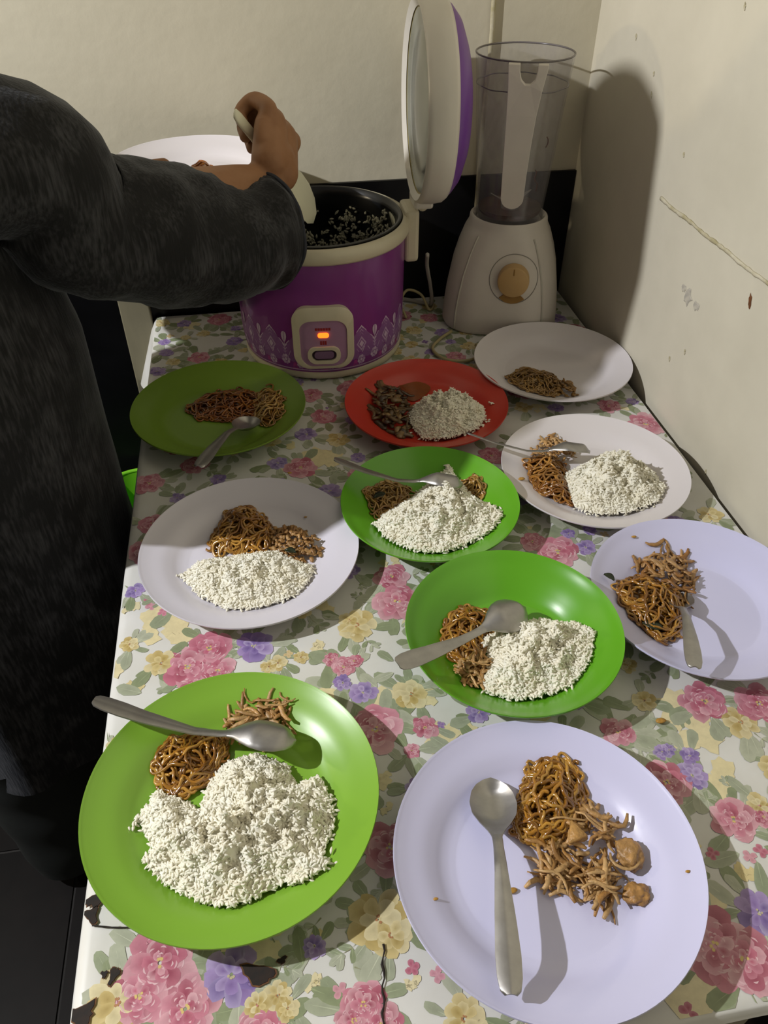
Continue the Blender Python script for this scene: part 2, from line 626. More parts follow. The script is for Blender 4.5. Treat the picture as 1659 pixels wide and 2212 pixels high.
def lay(pts, col, centre=None, ccol=None, dz=None):
    """one printed patch: fan from centre to outline, colours may differ"""
    x0, y0 = centre if centre else (sum(p[0] for p in pts) / len(pts), sum(p[1] for p in pts) / len(pts))
    if not inside(x0, y0):
        return
    pts = [(min(max(x, XL + .001), XR - .001), min(max(y, YF + .001), YB - .001)) for x, y in pts]
    layer[0] = (layer[0] + 1) % 40
    z = ZB[0] + layer[0] * .0000012 if dz is None else dz
    vs = [W(x0, y0, cz(x0, y0) + z + .00042)] + [W(x, y, cz(x, y) + z + .00042) for x, y in pts]
    nn = len(pts)
    cols = [ccol or col] + [col] * nn
    pr.add(vs, [(0, 1 + i, 1 + (i + 1) % nn) for i in range(nn)], cols)


def shade(c, k):
    return tuple(max(0, min(1, v * k)) for v in c[:3])


def mixc(a, b, t):
    return tuple(a[i] * (1 - t) + b[i] * t for i in range(3))


PINK = [lin((188, 96, 120)), lin((198, 118, 138)), lin((172, 78, 102)), lin((208, 146, 158))]
PALE = lin((232, 200, 204))
PURP = [lin((146, 118, 178)), lin((164, 140, 192)), lin((124, 100, 164))]
YELL = [lin((206, 186, 126)), lin((216, 202, 156)), lin((190, 166, 98))]
LEAF = [lin((160, 166, 142)), lin((146, 155, 126)), lin((174, 178, 156)), lin((136, 146, 112))]
CREAM = lin((226, 216, 176))


def petal(cx, cy, a, l, w, col, tip, q):
    pts = []
    for k in range(14):
        t = 2 * math.pi * k / 14
        u = l * (.5 - .5 * math.cos(t))
        v = w * math.sin(t) * (.55 + .45 * (u / l)) * (1 + q.uniform(-.12, .12))
        u *= 1 + q.uniform(-.05, .05)
        pts.append((cx + u * math.cos(a) - v * math.sin(a), cy + u * math.sin(a) + v * math.cos(a)))
    lay(pts, tip, (cx + .45 * l * math.cos(a), cy + .45 * l * math.sin(a)), col)


def leaf(cx, cy, a, l, q=prnd):
    c = q.choice(LEAF)
    petal(cx, cy, a, l, l * q.uniform(.24, .34), shade(c, .92), shade(c, 1.08), q)
    # pale midrib
    w = .0005
    ex, ey = cx + l * .9 * math.cos(a), cy + l * .9 * math.sin(a)
    nx, ny = -math.sin(a) * w, math.cos(a) * w
    lay([(cx + nx, cy + ny), (cx - nx, cy - ny), (ex, ey)], shade(c, 1.35))


def flower(cx, cy, R, kind, q=prnd):
    pal = dict(p=PINK, v=PURP, y=YELL)[kind]
    edge = PALE if kind == 'p' else (lin((206, 196, 222)) if kind == 'v' else lin((236, 228, 188)))
    rot = q.uniform(0, 6.28)
    rings = [(1.0, 9), (.74, 7), (.5, 6), (.3, 4)] if kind == 'p' else [(1.0, 8), (.62, 6)]
    for si, (s, npet) in enumerate(rings):
        ZB[0] = .00010 + si * .00006
        for k in range(npet):
            a = rot + 2 * math.pi * k / npet + q.uniform(-.2, .2)
            c = q.choice(pal)
            t = q.random()
            tipc = mixc(c, edge, .12 + .5 * t * t)
            base = shade(c, .8 if s > .4 else .95)
            l = R * s * q.uniform(.82, 1.05)
            petal(cx + .05 * R * math.cos(a), cy + .05 * R * math.sin(a), a, l, l * q.uniform(.38, .52), base, tipc, q)
        # light strokes between the rings
        ZB[0] += .00005
        if kind == 'p':
            for k in range(npet):
                a = q.uniform(0, 6.28)
                r = R * s * q.uniform(.55, .85)
                da = q.uniform(.12, .28)
                w = R * .05
                pts = [(cx + (r + w * math.sin(math.pi * j / 6)) * math.cos(a - da + 2 * da * j / 6),
                        cy + (r + w * math.sin(math.pi * j / 6)) * math.sin(a - da + 2 * da * j / 6)) for j in range(7)]
                pts += [(cx + r * math.cos(a + da - 2 * da * j / 6), cy + r * math.sin(a + da - 2 * da * j / 6)) for j in range(1, 6)]
                lay(pts, mixc(q.choice(pal), edge, .75))
        rot += .5
    cc = dict(p=lin((216, 190, 120)), v=lin((196, 186, 150)), y=lin((180, 130, 90)))[kind]
    for k in range(5):
        a = q.uniform(0, 6.28)
        x, y = cx + .1 * R * math.cos(a), cy + .1 * R * math.sin(a)
        ZB[0] = .00036
        lay([(x + .05 * R * math.cos(t), y + .05 * R * math.sin(t)) for t in (0, 1.2, 2.5, 3.8, 5)], cc)
    ZB[0] = .00003


def sprig(cx, cy, a, nl, l, q=prnd):
    """a thin stem with pairs of leaves"""
    x, y = cx, cy
    for k in range(nl):
        nx_, ny_ = x + l * .75 * math.cos(a), y + l * .75 * math.sin(a)
        w = .0006
        lay([(x - w * math.sin(a), y + w * math.cos(a)), (x + w * math.sin(a), y - w * math.cos(a)), (nx_, ny_)], lin((150, 152, 120)))
        x, y = nx_, ny_
        leaf(x, y, a + .9, l * q.uniform(.8, 1.1), q)
        leaf(x, y, a - .9, l * q.uniform(.8, 1.1), q)
        a += q.uniform(-.35, .35)
    leaf(x, y, a, l, q)


def blotch(cx, cy, R, col, q=prnd):
    for k in range(5):
        x, y = cx + q.uniform(-.6, .6) * R, cy + q.uniform(-.6, .6) * R
        r = R * q.uniform(.3, .6)
        lay([(x + r * (1 + q.uniform(-.4, .3)) * math.cos(t * .449), y + r * (1 + q.uniform(-.4, .3)) * math.sin(t * .449)) for t in range(14)],
            col, dz=.00001)


def bud(cx, cy, R, kind='p', q=prnd):
    a = q.uniform(0, 6.28)
    c = q.choice(PINK if kind == 'p' else (PURP if kind == 'v' else YELL))
    for k in range(4):
        petal(cx, cy, a + 1.57 * k + q.uniform(-.3, .3), R, R * .5, shade(c, .9), mixc(c, PALE, .25), q)


# motifs where the photograph shows them (photo point on the cloth, radius in millimetres)
PINKS = [(452, 1400, 24), (405, 1440, 26), (470, 1450, 20), (420, 1480, 17), (858, 1300, 28), (845, 1245, 20), (1205, 1192, 27), (1522, 1515, 24), (1640, 1520, 24),
         (1585, 1770, 21), (345, 2080, 27), (300, 2150, 22), (400, 2180, 24), (785, 2170, 17), (765, 2205, 15), (825, 2215, 15), (1335, 1580, 17), (918, 1572, 13), (742, 1440, 13),
         (715, 1425, 9), (765, 1428, 9), (890, 1622, 8), (1395, 915, 30), (810, 1575, 26), (842, 1830, 24), (1440, 1690, 22), (1545, 2045, 30), (1610, 2075, 26), (475, 690, 22), (430, 772, 18),
         (1650, 1765, 11), (1440, 1075, 20), (700, 1120, 20), (790, 1110, 18), (420, 1005, 20), (650, 1010, 22), (700, 900, 20), (985, 770, 16), (560, 2235, 20), (1150, 1170, 16), (330, 1130, 18), (1375, 1040, 15)]
PURPS = [(548, 1395, 20), (785, 1495, 14), (740, 1475, 10), (1497, 1675, 15), (1490, 1632, 9), (1640, 1970, 19), (500, 2105, 23), (1265, 1182, 13), (1228, 1152, 9), (1275, 1145, 9), (360, 762, 12),
         (712, 1060, 17), (1445, 1620, 7), (600, 1000, 14), (1200, 880, 12), (930, 760, 10), (1430, 1625, 8)]
YELLS = [(348, 1432, 17), (770, 1350, 22), (755, 1340, 13), (888, 1500, 18), (252, 2165, 22), (820, 1985, 25), (845, 2020, 17), (555, 2172, 10), (600, 2150, 11), (620, 2178, 9), (600, 1432, 10), (580, 1440, 9), (880, 985, 18),
         (650, 1310, 18), (395, 1305, 18), (1640, 1740, 12), (1600, 1560, 18), (440, 720, 12), (520, 790, 12), (650, 1420, 8), (1130, 880, 14), (1060, 1160, 13)]
BLOTS = [(1480, 1560, 40), (360, 1350, 28), (700, 1000, 34), (890, 1530, 30), (1490, 1900, 34), (540, 2050, 30), (1560, 1680, 22), (980, 1580, 28), (400, 700, 24), (1420, 1820, 30), (690, 1500, 20), (250, 1430, 18), (1530, 2140, 30), (840, 1160, 26)]
for px, py, r in BLOTS:
    p = onz(px, py)
    blotch(p.x, p.y, r / 1000, mixc(CREAM, lin((222, 206, 150)), prnd.random() * .6))
# leaves first, so that the flowers lie over them
for px, py, r in PINKS + YELLS + PURPS:
    p = onz(px, py)
    R = r / 1000
    for k in range(8 if r > 15 else 4):
        a = prnd.uniform(0, 6.28)
        leaf(p.x + R * .75 * math.cos(a), p.y + R * .75 * math.sin(a), a + prnd.uniform(-.5, .5), prnd.uniform(.015, .030))
    if r > 16:
        a = prnd.uniform(0, 6.28)
        sprig(p.x + R * .8 * math.cos(a), p.y + R * .8 * math.sin(a), a, 2, prnd.uniform(.009, .013))
for px, py, n_ in [(480, 1420, 5), (530, 1450, 4), (840, 1490, 5), (870, 1440, 3), (400, 2060, 5), (470, 2170, 6), (430, 2110, 5), (1400, 1610, 4), (1500, 1715, 5), (860, 1540, 4), (730, 1560, 4), (1540, 1700, 4), (640, 2120, 3), (880, 1240, 5), (1180, 1130, 4), (1620, 1830, 3), (330, 1500, 3), (1390, 1530, 4), (520, 720, 4), (400, 820, 4)]:
    p = onz(px, py)
    for k in range(n_):
        a = prnd.uniform(0, 6.28)
        leaf(p.x + .012 * math.cos(a), p.y + .012 * math.sin(a), a + prnd.uniform(-.6, .6), prnd.uniform(.018, .032))
# faint ochre and grey sprigs all over the ground
for k in range(230):
    x, y = prnd.uniform(XL, XR), prnd.uniform(YF, YB)
    if k % 3 == 0:
        sprig(x, y, prnd.uniform(0, 6.28), 2, prnd.uniform(.006, .010))
    elif k % 3 == 1:
        blotch(x, y, prnd.uniform(.006, .014), mixc(CREAM, lin((206, 186, 120)), prnd.random() * .7))
    else:
        bud(x, y, prnd.uniform(.003, .007), prnd.choice('pvy'))
taken = []
for px, py, r in PINKS + PURPS + YELLS:
    p = onz(px, py)
    taken.append((p.x, p.y, r / 1000))
fill = []
for k in range(2600):
    x, y = prnd.uniform(XL + .01, XR - .01), prnd.uniform(YF + .01, YB - .01)
    kind = prnd.choice('ppyyv')
    r = prnd.uniform(.016, .027) if kind == 'p' else prnd.uniform(.009, .017)
    gap = .016 if y < .62 else .008
    if all(math.hypot(x - a, y - b) > r + c + gap for a, b, c in taken):
        taken.append((x, y, r))
        fill.append((x, y, r, kind))
        for _ in range(7):
            a = prnd.uniform(0, 6.28)
            leaf(x + r * .75 * math.cos(a), y + r * .75 * math.sin(a), a + prnd.uniform(-.5, .5), prnd.uniform(.013, .026))
for x, y, r, kind in fill:
    flower(x, y, r, kind)
for px, py, r in YELLS:
    p = onz(px, py)
    flower(p.x, p.y, r / 1000, 'y')
for px, py, r in PURPS:
    p = onz(px, py)
    flower(p.x, p.y, r / 1000, 'v')
for px, py, r in PINKS:
    p = onz(px, py)
    flower(p.x, p.y, r / 1000, 'p')
for px, py in [(1620, 1850), (1643, 1838), (735, 2140), (890, 2090), (325, 1310), (352, 1322), (318, 1300), (705, 1418), (1100, 1230), (945, 2105), (660, 1085)]:
    p = onz(px, py)
    bud(p.x, p.y, .006)
pro = pr.build('floral_print', M['print'], cloth, smooth=False)

# burnt holes and the cracked seam at the near edge
rnd = random.Random(21)


def burn(px, py, r, asp=1.0, rot=0.0):
    p = onz(px, py)
    ring = []
    for k in range(18):
        a = 2 * math.pi * k / 18
        rr = r * (1 + .3 * math.sin(3 * a + rnd.uniform(-1, 1)) + rnd.uniform(-.15, .15))
        u, v = rr * math.cos(a) * asp, rr * math.sin(a)
        ring.append((u * math.cos(rot) - v * math.sin(rot), u * math.sin(rot) + v * math.cos(rot)))
    x0 = max(p.x, XL + .002 + r * .7)
    mb = MB()
    mb.prism([(max(u * 1.14, XL - x0 + .0005), v * 1.14) for u, v in ring], .0008, .00115)
    o = mb.build('scorch_mark', M['burn_rim'], cloth, W(x0, p.y, 0), smooth=False)
    MB().prism([(max(u, XL - x0 + .0006), v) for u, v in ring], .00116, .0015).build('burn_hole', M['burn'], o, (0, 0, 0), smooth=False)


burn(182, 1980, .0058, .8, .3)
burn(205, 1945, .0045, 1.9, .3)
burn(246, 2110, .0055, .55, -.4)
burn(226, 2106, .0022)
burn(165, 2195, .0075, 1.2, .2)
burn(560, 2105, .0062, 1.7, -.35)
burn(610, 2075, .002, 1.6, .4)
seam = MB()
pts = [onz(828 + 3 * math.sin(k * 1.7), 2040 + 15 * k) for k in range(13)]
seam.tube([W(p.x, p.y, .0011) for p in pts], [.0004 + .0008 * rnd.random() for _ in pts], 5, squash=.3)
seam.build('cracked_seam', M['burn'], cloth)
seam = MB()
pts = [onz(200 + 14 * k, 2000 + 2.2 * k * (1 - k / 9)) for k in range(10)]
seam.tube([W(p.x, p.y, .0011) for p in pts], [.0005 + .0004 * rnd.random() for _ in pts], 5, squash=.3)
seam.build('cracked_seam', M['burn'], cloth)

# ------------------------------------------------------------------ plates
PL = {}


def plate(key, cx, cy, R, zr, m, label, group, deep=False, name='dinner_plate', z0=.0011):
    k = (CAM_H - zr) / (CAM_H - .032)
    cx, cy, R = cx * k, cy * k, R * k
    h = zr - z0
    t = .0024
    if deep:
        up_ = [(0, .18), (.50, .18), (.60, .22), (.70, .42), (.80, .62), (.90, .80), (.965, .94), (.988, .985)]
    else:
        up_ = [(0, .19), (.50, .195), (.60, .225), (.67, .32), (.73, .47), (.80, .63), (.90, .80), (.965, .93), (.988, .985)]
    fl = catmull([(a * R, b * h) for a, b in up_], 34)
    prof = [(max(a, .0004), b) for a, b in fl]
    prof += [(R * .996, h), (R, h - t * .5), (R * .996, h - t * 1.05)]
    under = [(a, b - t) for a, b in prof[:-3] if a < R * .985 and a > R * .56][::-1]
    prof += under
    prof += [(R * .55, .0012), (R * .545, 0), (R * .515, 0), (R * .51, .0022), (.0004, .0026)]
    mb = MB().lathe(prof, 96, cap0=True, cap1=True)
    o = mb.build(name, m, None, W(cx, cy, z0), angle=50)
    tag(o, label, 'plate', group)
    PL[key] = dict(c=(cx, cy), R=R, z=z0 + .2 * h + .0005, h=h, deep=deep, o=o)
    return o


GW, GG = 'white melamine plates on the table', 'green melamine plates on the table'
plate('G1', -.069, .354, .122, .034, M['green_a'], 'large apple green plate of rice at the near left table corner', GG)
plate('W1', .172, .262, .120, .033, M['white_a'], 'lavender white plate nearest the camera, noodles and a spoon but no rice', GW)
plate('G2', .213, .490, .109, .043, M['green_b'], 'deep bright green plate between the two lavender white plates', GG, deep=True)
plate('W4', .421, .503, .1145, .034, M['white_a'], 'lavender white plate cut off by the right picture edge', GW, deep=True)
plate('W2', -.044, .651, .122, .028, M['white_c'], 'white plate with rice and noodles half in shadow at left table edge', GW)
plate('G3', .171, .697, .107, .035, M['green_b'], 'bright green plate with a mound of rice in the middle of the table', GG, deep=True)
plate('W3', .389, .727, .117, .027, M['white_b'], 'white plate with rice mound and noodles beside the right wall', GW)
plate('R', .211, .911, .115, .028, M['red'], 'red plate with rice and dark stew in front of rice cooker', 'red plate')
plate('W5', .424, .993, .119, .031, M['white_b'], 'white plate with a little noodle heap in front of the blender', GW)
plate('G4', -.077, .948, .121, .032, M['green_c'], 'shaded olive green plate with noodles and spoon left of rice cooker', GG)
del PL['R']['o']['group']


def plate_z(key, x, y):
    """height of the plate's upper surface below a point"""
    p = PL[key]
    r = math.hypot(x - p['c'][0], y - p['c'][1]) / p['R']
    if p['deep']:
        return .0011 + p['h'] * interp([0, .5, .6, .7, .8, .9, 1], [.18, .18, .22, .42, .62, .80, 1], r)
    return .0011 + p['h'] * interp([0, .5, .6, .67, .73, .8, .9, 1], [.19, .195, .225, .32, .47, .63, .8, 1], r)


# ------------------------------------------------------------------ food
def poly_world(pts, z):
    return np.array([[onz(x, y, z).x, onz(x, y, z).y] for x, y in pts])


def in_poly(P, Q):
    x, y = Q[:, 0], Q[:, 1]
    r = np.zeros(len(Q), bool)
    n = len(P)
    for i in range(n):
        x0, y0 = P[i]
        x1, y1 = P[(i + 1) % n]
        c = ((y0 > y) != (y1 > y)) & (x < (x1 - x0) * (y - y0) / (y1 - y0 + 1e-12) + x0)
        r ^= c
    return r


def edge_dist(P, Q):
    d = np.full(len(Q), 9.0)
    n = len(P)
    for i in range(n):
        a, b = P[i], P[(i + 1) % n]
        ab = b - a
        t = np.clip(((Q - a) @ ab) / (ab @ ab), 0, 1)
        d = np.minimum(d, np.hypot(*(Q - (a + t[:, None] * ab)).T))
    return d


class Heap:
    def __init__(s, poly_px, key, h, zoff=.012, seed=0, lump=.25, flat=1.7):
        s.P = poly_world(poly_px, zoff)
        s.key, s.h, s.seed, s.lump, s.flat = key, h, seed, lump, flat
        lo, hi = s.P.min(0), s.P.max(0)
        s.lo, s.hi = lo, hi
        g = np.stack(np.meshgrid(np.linspace(lo[0], hi[0], 40), np.linspace(lo[1], hi[1], 40)), -1).reshape(-1, 2)
        d = edge_dist(s.P, g) * in_poly(s.P, g)
        s.dm = d.max()
        s.area = in_poly(s.P, g).mean() * (hi - lo).prod()

    def height(s, Q):
        d = edge_dist(s.P, Q) * in_poly(s.P, Q)
        t = np.clip(d / s.dm, 0, 1)
        base = 1 - (1 - t) ** s.flat
        nz = np.array([noise.noise(Vector((x * 60, y * 60, s.seed))) + .75 * noise.noise(Vector((x * 130, y * 130, s.seed + 5))) + .45 * noise.noise(Vector((x * 260, y * 260, s.seed + 9))) for x, y in Q])
        return s.h * np.clip(base * (1 + s.lump * nz) + .12 * (t > 0), 0, 2)

    def sample(s, n, rng):
        out = []
        while len(out) < n:
            q = s.lo + rng.random((n * 2, 2)) * (s.hi - s.lo)
            out += list(q[in_poly(s.P, q)])
        return np.array(out[:n])

    def floor(s, x, y):
        return plate_z(s.key, x, y) if isinstance(s.key, str) else s.key


# one grain, 5-sided spindle
GR = []
for t, r in ((-.62, .62), (0, 1.0), (.62, .66)):
    GR += [(t, r * math.cos(2 * math.pi * k / 5), r * math.sin(2 * math.pi * k / 5)) for k in range(5)]
GR += [(-1, 0, 0), (1, 0, 0)]
GRAIN_V = np.array(GR)
GF = []
for i in range(2):
    for k in range(5):
        GF.append((i * 5 + k, i * 5 + (k + 1) % 5, (i + 1) * 5 + (k + 1) % 5, (i + 1) * 5 + k))
for k in range(5):
    GF.append((15, (k + 1) % 5, k))
    GF.append((16, 10 + k, 10 + (k + 1) % 5))


def grains(mb, pos, rng, tilt=.33, L_=.0031, R_=.00125):
    for p in pos:
        a = rng.uniform(0, 6.283)
        b = rng.normal(0, tilt)
        l, r = L_ * rng.uniform(.8, 1.15), R_ * rng.uniform(.85, 1.15)
        ca, sa, cb, sb = math.cos(a), math.sin(a), math.cos(b), math.sin(b)
        V = GRAIN_V * (l, r, r)
        x = V[:, 0] * cb - V[:, 2] * sb
        z = V[:, 0] * sb + V[:, 2] * cb
        X = x * ca - V[:, 1] * sa + p[0]
        Y = x * sa + V[:, 1] * ca + p[1]
        mb.add(np.stack([X, Y, z + p[2]], 1).tolist(), GF)


def rice(poly_px, key, h, label, seed, dens=3.8, zoff=.014, extra=(), flat=1.7):
    hp = Heap(poly_px, key, h, zoff, seed, .5, flat)
    rng = np.random.default_rng(seed)
    mb = MB()
    # inner mound
    nx, ny = 46, 46
    gx, gy = np.linspace(hp.lo[0], hp.hi[0], nx), np.linspace(hp.lo[1], hp.hi[1], ny)
    G = np.stack(np.meshgrid(gx, gy), -1).reshape(-1, 2)
    H = hp.height(G)
    ins = in_poly(hp.P, G)
    vs = [W(x, y, hp.floor(x, y) + .0004 + max(0, hh * .995 - .0002)) for (x, y), hh in zip(G, H)]
    fs = []
    for j in range(ny - 1):
        for i in range(nx - 1):
            q = (j * nx + i, j * nx + i + 1, (j + 1) * nx + i + 1, (j + 1) * nx + i)
            if sum(ins[list(q)]) >= 3:
                fs.append(q)
    mb.add(vs, fs)
    n = int(hp.area / 1.25e-5 * dens)
    Q = hp.sample(n, rng)
    Hq = hp.height(Q)
    pos = [W(x, y, hp.floor(x, y) + .0012 + hh + rng.uniform(-.0016, .0007)) for (x, y), hh in zip(Q, Hq)]
    grains(mb, pos, rng)
    # loose grains round the rim
    ne = 46
    k = rng.integers(0, len(hp.P), ne)
    t = rng.random((ne, 1))
    E = hp.P[k] * (1 - t) + hp.P[(k + 1) % len(hp.P)] * t + rng.normal(0, .0022, (ne, 2))
    grains(mb, [W(x, y, hp.floor(x, y) + .0016) for x, y in E], rng, .15)
    for px, py in extra:
        p = onz(px, py, .01)
        grains(mb, [W(p.x + rng.normal(0, .003), p.y + rng.normal(0, .003), hp.floor(p.x, p.y) + .0016) for _ in range(4)], rng, .1)
    o = mb.build('rice_portion', M['rice'])
    tag(o, label, 'rice', 'portions of white rice', 'stuff')
    return o


def noodles(parts, key, h, label, seed, n=60, rad=.0014, cols=((150, 92, 20), (120, 68, 14), (176, 120, 40)), name='noodle_portion',
            cat='noodles', curl=1.0, length=(.05, .11), group='portions of fried noodles', zoff=.010, flat=1.5):
    rng = np.random.default_rng(seed)
    mb = MB()
    heaps = [Heap(p, key, h, zoff, seed + i, .25, flat) for i, p in enumerate(parts)]
    tot = sum(x.area for x in heaps)
    for hp in heaps:
        m = max(6, int(n * hp.area / tot))
        starts = hp.sample(m, rng)
        cen = hp.P.mean(0)
        # dark sauce-soaked bottom layer
        ring = []
        for p in hp.P:
            q = cen + (p - cen) * .86
            ring.append(q)
        c0 = lin(cols[1])
        mb.add([W(cen[0], cen[1], hp.floor(*cen) + h * .45)] + [W(x, y, hp.floor(x, y) + .0008) for x, y in ring],
               [(0, 1 + i, 1 + (i + 1) % len(ring)) for i in range(len(ring))], [shade(c0, .7)] * (len(ring) + 1))
        for s_ in starts:
            L_ = rng.uniform(*length)
            step = .0022
            k = int(L_ / step)
            x, y = s_
            a = rng.uniform(0, 6.283)
            lvl = rng.uniform(.25, 1.0)
            ph, wl = rng.uniform(0, 6.28), rng.uniform(.010, .020)
            amp = curl * rng.uniform(.4, 1.3)
            drift = rng.normal(0, 30)
            pts = []
            for i in range(k):
                a += (drift + amp * 190 * math.sin(ph + i * step / wl * 6.283)) * step
                x2, y2 = x + math.cos(a) * step, y + math.sin(a) * step
                if not in_poly(hp.P, np.array([[x2, y2]]))[0]:
                    to = math.atan2(cen[1] - y, cen[0] - x)
                    da = (to - a + math.pi) % (2 * math.pi) - math.pi
                    a += max(-.5, min(.5, da))
                    x2, y2 = x + math.cos(a) * step, y + math.sin(a) * step
                x, y = x2, y2
                pts.append((x, y))
            P_ = np.array(pts)
            Hh = hp.height(P_)
            zz = []
            for i, ((x, y), hh) in enumerate(zip(pts, Hh)):
                z = hp.floor(x, y) + rad + max(hh, .001) * lvl + .0016 * math.sin(ph * 2 + i * .45)
                zz.append(max(z, hp.floor(x, y) + rad * .9))
            zz = np.convolve(np.pad(zz, 2, mode='edge'), np.ones(5) / 5, 'valid')
            c = lin(cols[rng.integers(0, len(cols))])
            c = shade(c, rng.uniform(.75, 1.2))
            r = rad * rng.uniform(.85, 1.15)
            rr = [r] * k
            rr[0] = rr[-1] = r * .6
            mb.tube([W(x, y, z) for (x, y), z in zip(pts, zz)], rr, 6, col=c)
    o = mb.build(name, M['noodle'])
    tag(o, label, cat, group, 'stuff')
    return o


def shreds(polys, key, h, label, seed, n=45, cols=((194, 150, 92), (176, 130, 72), (208, 168, 112)), m=None, name='shredded_chicken', cat='chicken',
           wid=(.0014, .0034), length=(.012, .034), group='portions of shredded chicken', base=0.0, zoff=.012):
    rng = np.random.default_rng(seed)
    mb = MB()
    for pi, poly in enumerate(polys):
        hp = Heap(poly, key, h, zoff, seed + pi, .3, 1.5)
        for s_ in hp.sample(max(4, n // len(polys)), rng):
            L_ = rng.uniform(*length)
            a = rng.uniform(0, 6.283)
            k = 7
            cv = rng.normal(0, 34)
            pts = []
            x, y = s_[0] - math.cos(a) * L_ / 2, s_[1] - math.sin(a) * L_ / 2
            lvl = rng.uniform(.4, 1.05)
            hh = hp.height(np.array([s_]))[0]
            sl = rng.normal(0, .12)
            for i in range(k):
                z = max(hp.floor(x, y) + .0015, hp.floor(s_[0], s_[1]) + base + max(hh, .002) * lvl + sl * (i - 3) / 6 * L_ + .0012 * math.sin(i * 1.1 + a))
                pts.append(W(x, y, z))
                a += cv * L_ / k + rng.normal(0, .22)
                x += math.cos(a) * L_ / k
                y += math.sin(a) * L_ / k
            w = rng.uniform(*wid)
            c = shade(lin(cols[rng.integers(0, len(cols))]), rng.uniform(.8, 1.15))
            mb.tube(pts, [w * v for v in (.6, .9, 1, 1.05, 1, .85, .5)], 6, squash=.5, col=c)
    o = mb.build(name, m or M['chicken'])
    tag(o, label, cat, group, 'stuff')
    return o


def chunk(px, py, r, key, label, seed, squash=(1, 1, .6), cols=(188, 144, 86), name='chicken_piece', zadd=0.0, rot=0.0, tri=False):
    p = onz(px, py, .012)
    z = plate_z(key, p.x, p.y) + zadd
    q = random.Random(seed)
    mb = MB()
    if tri:
        base = [(-r, -r * .75), (r * .9, -r * .8), (r * .25, r * 1.1)]
        pts = []
        for i in range(3):
            a, b = base[i], base[(i + 1) % 3]
            for t in (0.08, .5, .92):
                pts.append((a[0] + (b[0] - a[0]) * t, a[1] + (b[1] - a[1]) * t))
        n = len(pts)
        mb.loft([[(x * s, y * s, zz) for x, y in pts] for s, zz in ((.8, 0), (1, .0012), (1, .0034), (.85, .0048))], True, True, True, lin(cols))
    else:
        bm = bmesh.new()
        bmesh.ops.create_icosphere(bm, subdivisions=4, radius=1)
        vs, cs = [], []
        for v in bm.verts:
            k = 1 + .30 * noise.noise(v.co * 1.7 + Vector((seed, 0, 0))) + .2 * abs(noise.noise(v.co * 3.5 + Vector((0, seed, 0)))) - .22 * abs(noise.noise(v.co * 6 + Vector((0, 0, seed))))
            vs.append((v.co.x * r * k * squash[0], v.co.y * r * k * squash[1], (v.co.z * k * .9 + .85) * r * squash[2]))
            cs.append(shade(lin(cols), .85 + .35 * noise.noise(v.co * 3 + Vector((seed, 3, 0)))))
        mb.add(vs, [tuple(v.index for v in f.verts) for f in bm.faces], cs)
        bm.free()
    o = mb.build(name, M['chicken'], None, W(p.x, p.y, z + .0004))
    o.rotation_euler = (0, 0, rot)
    tag(o, label, 'chicken')
    return o


# --- rice
rice([(500, 1640), (555, 1625), (620, 1650), (640, 1690), (690, 1675), (718, 1725), (722, 1790), (700, 1850), (712, 1885), (660, 1915), (600, 1920), (500, 1966), (430, 1950), (350, 1905),
      (310, 1860), (325, 1830), (305, 1775), (285, 1785), (312, 1745), (340, 1705), (390, 1725), (430, 1745), (445, 1700), (470, 1662)], 'G1', .030,
     'broad heap of white rice on the near left apple green plate', 101, extra=[(290, 1788), (680, 1905), (720, 1870)])
rice([(1120, 1340), (1165, 1328), (1240, 1345), (1282, 1380), (1272, 1435), (1238, 1482), (1180, 1505), (1110, 1513), (1050, 1490), (1040, 1455), (1065, 1425), (1045, 1398), (1040, 1372), (1090, 1356)], 'G2', .026,
     'heap of white rice on the deep green plate beside a tilted spoon', 102, zoff=.018)
rice([(890, 1068), (925, 1036), (968, 1014), (1002, 1044), (1030, 1072), (1070, 1100), (1083, 1125), (1060, 1152), (1020, 1172), (960, 1196), (900, 1193), (842, 1165), (808, 1130), (824, 1108), (860, 1086)], 'G3', .030,
     'mound of white rice on the green plate in mid table', 103, zoff=.018)
rice([(388, 1242), (430, 1206), (500, 1196), (560, 1188), (605, 1184), (640, 1206), (678, 1220), (668, 1252), (630, 1290), (560, 1310), (490, 1313), (430, 1282)], 'W2', .018,
     'flat heap of white rice on the white plate at left table edge', 104)
rice([(1214, 1025), (1260, 1000), (1310, 975), (1370, 995), (1412, 1020), (1436, 1060), (1418, 1092), (1350, 1110), (1290, 1110), (1244, 1095), (1228, 1060)], 'W3', .034,
     'mound of white rice on the white plate beside the right wall', 105)
rice([(884, 884), (920, 858), (960, 850), (1008, 856), (1042, 880), (1048, 908), (1028, 936), (960, 950), (912, 944), (888, 915)], 'R', .032,
     'mound of white rice on the red plate', 106, extra=[(1062, 885), (1052, 920), (1040, 930)])

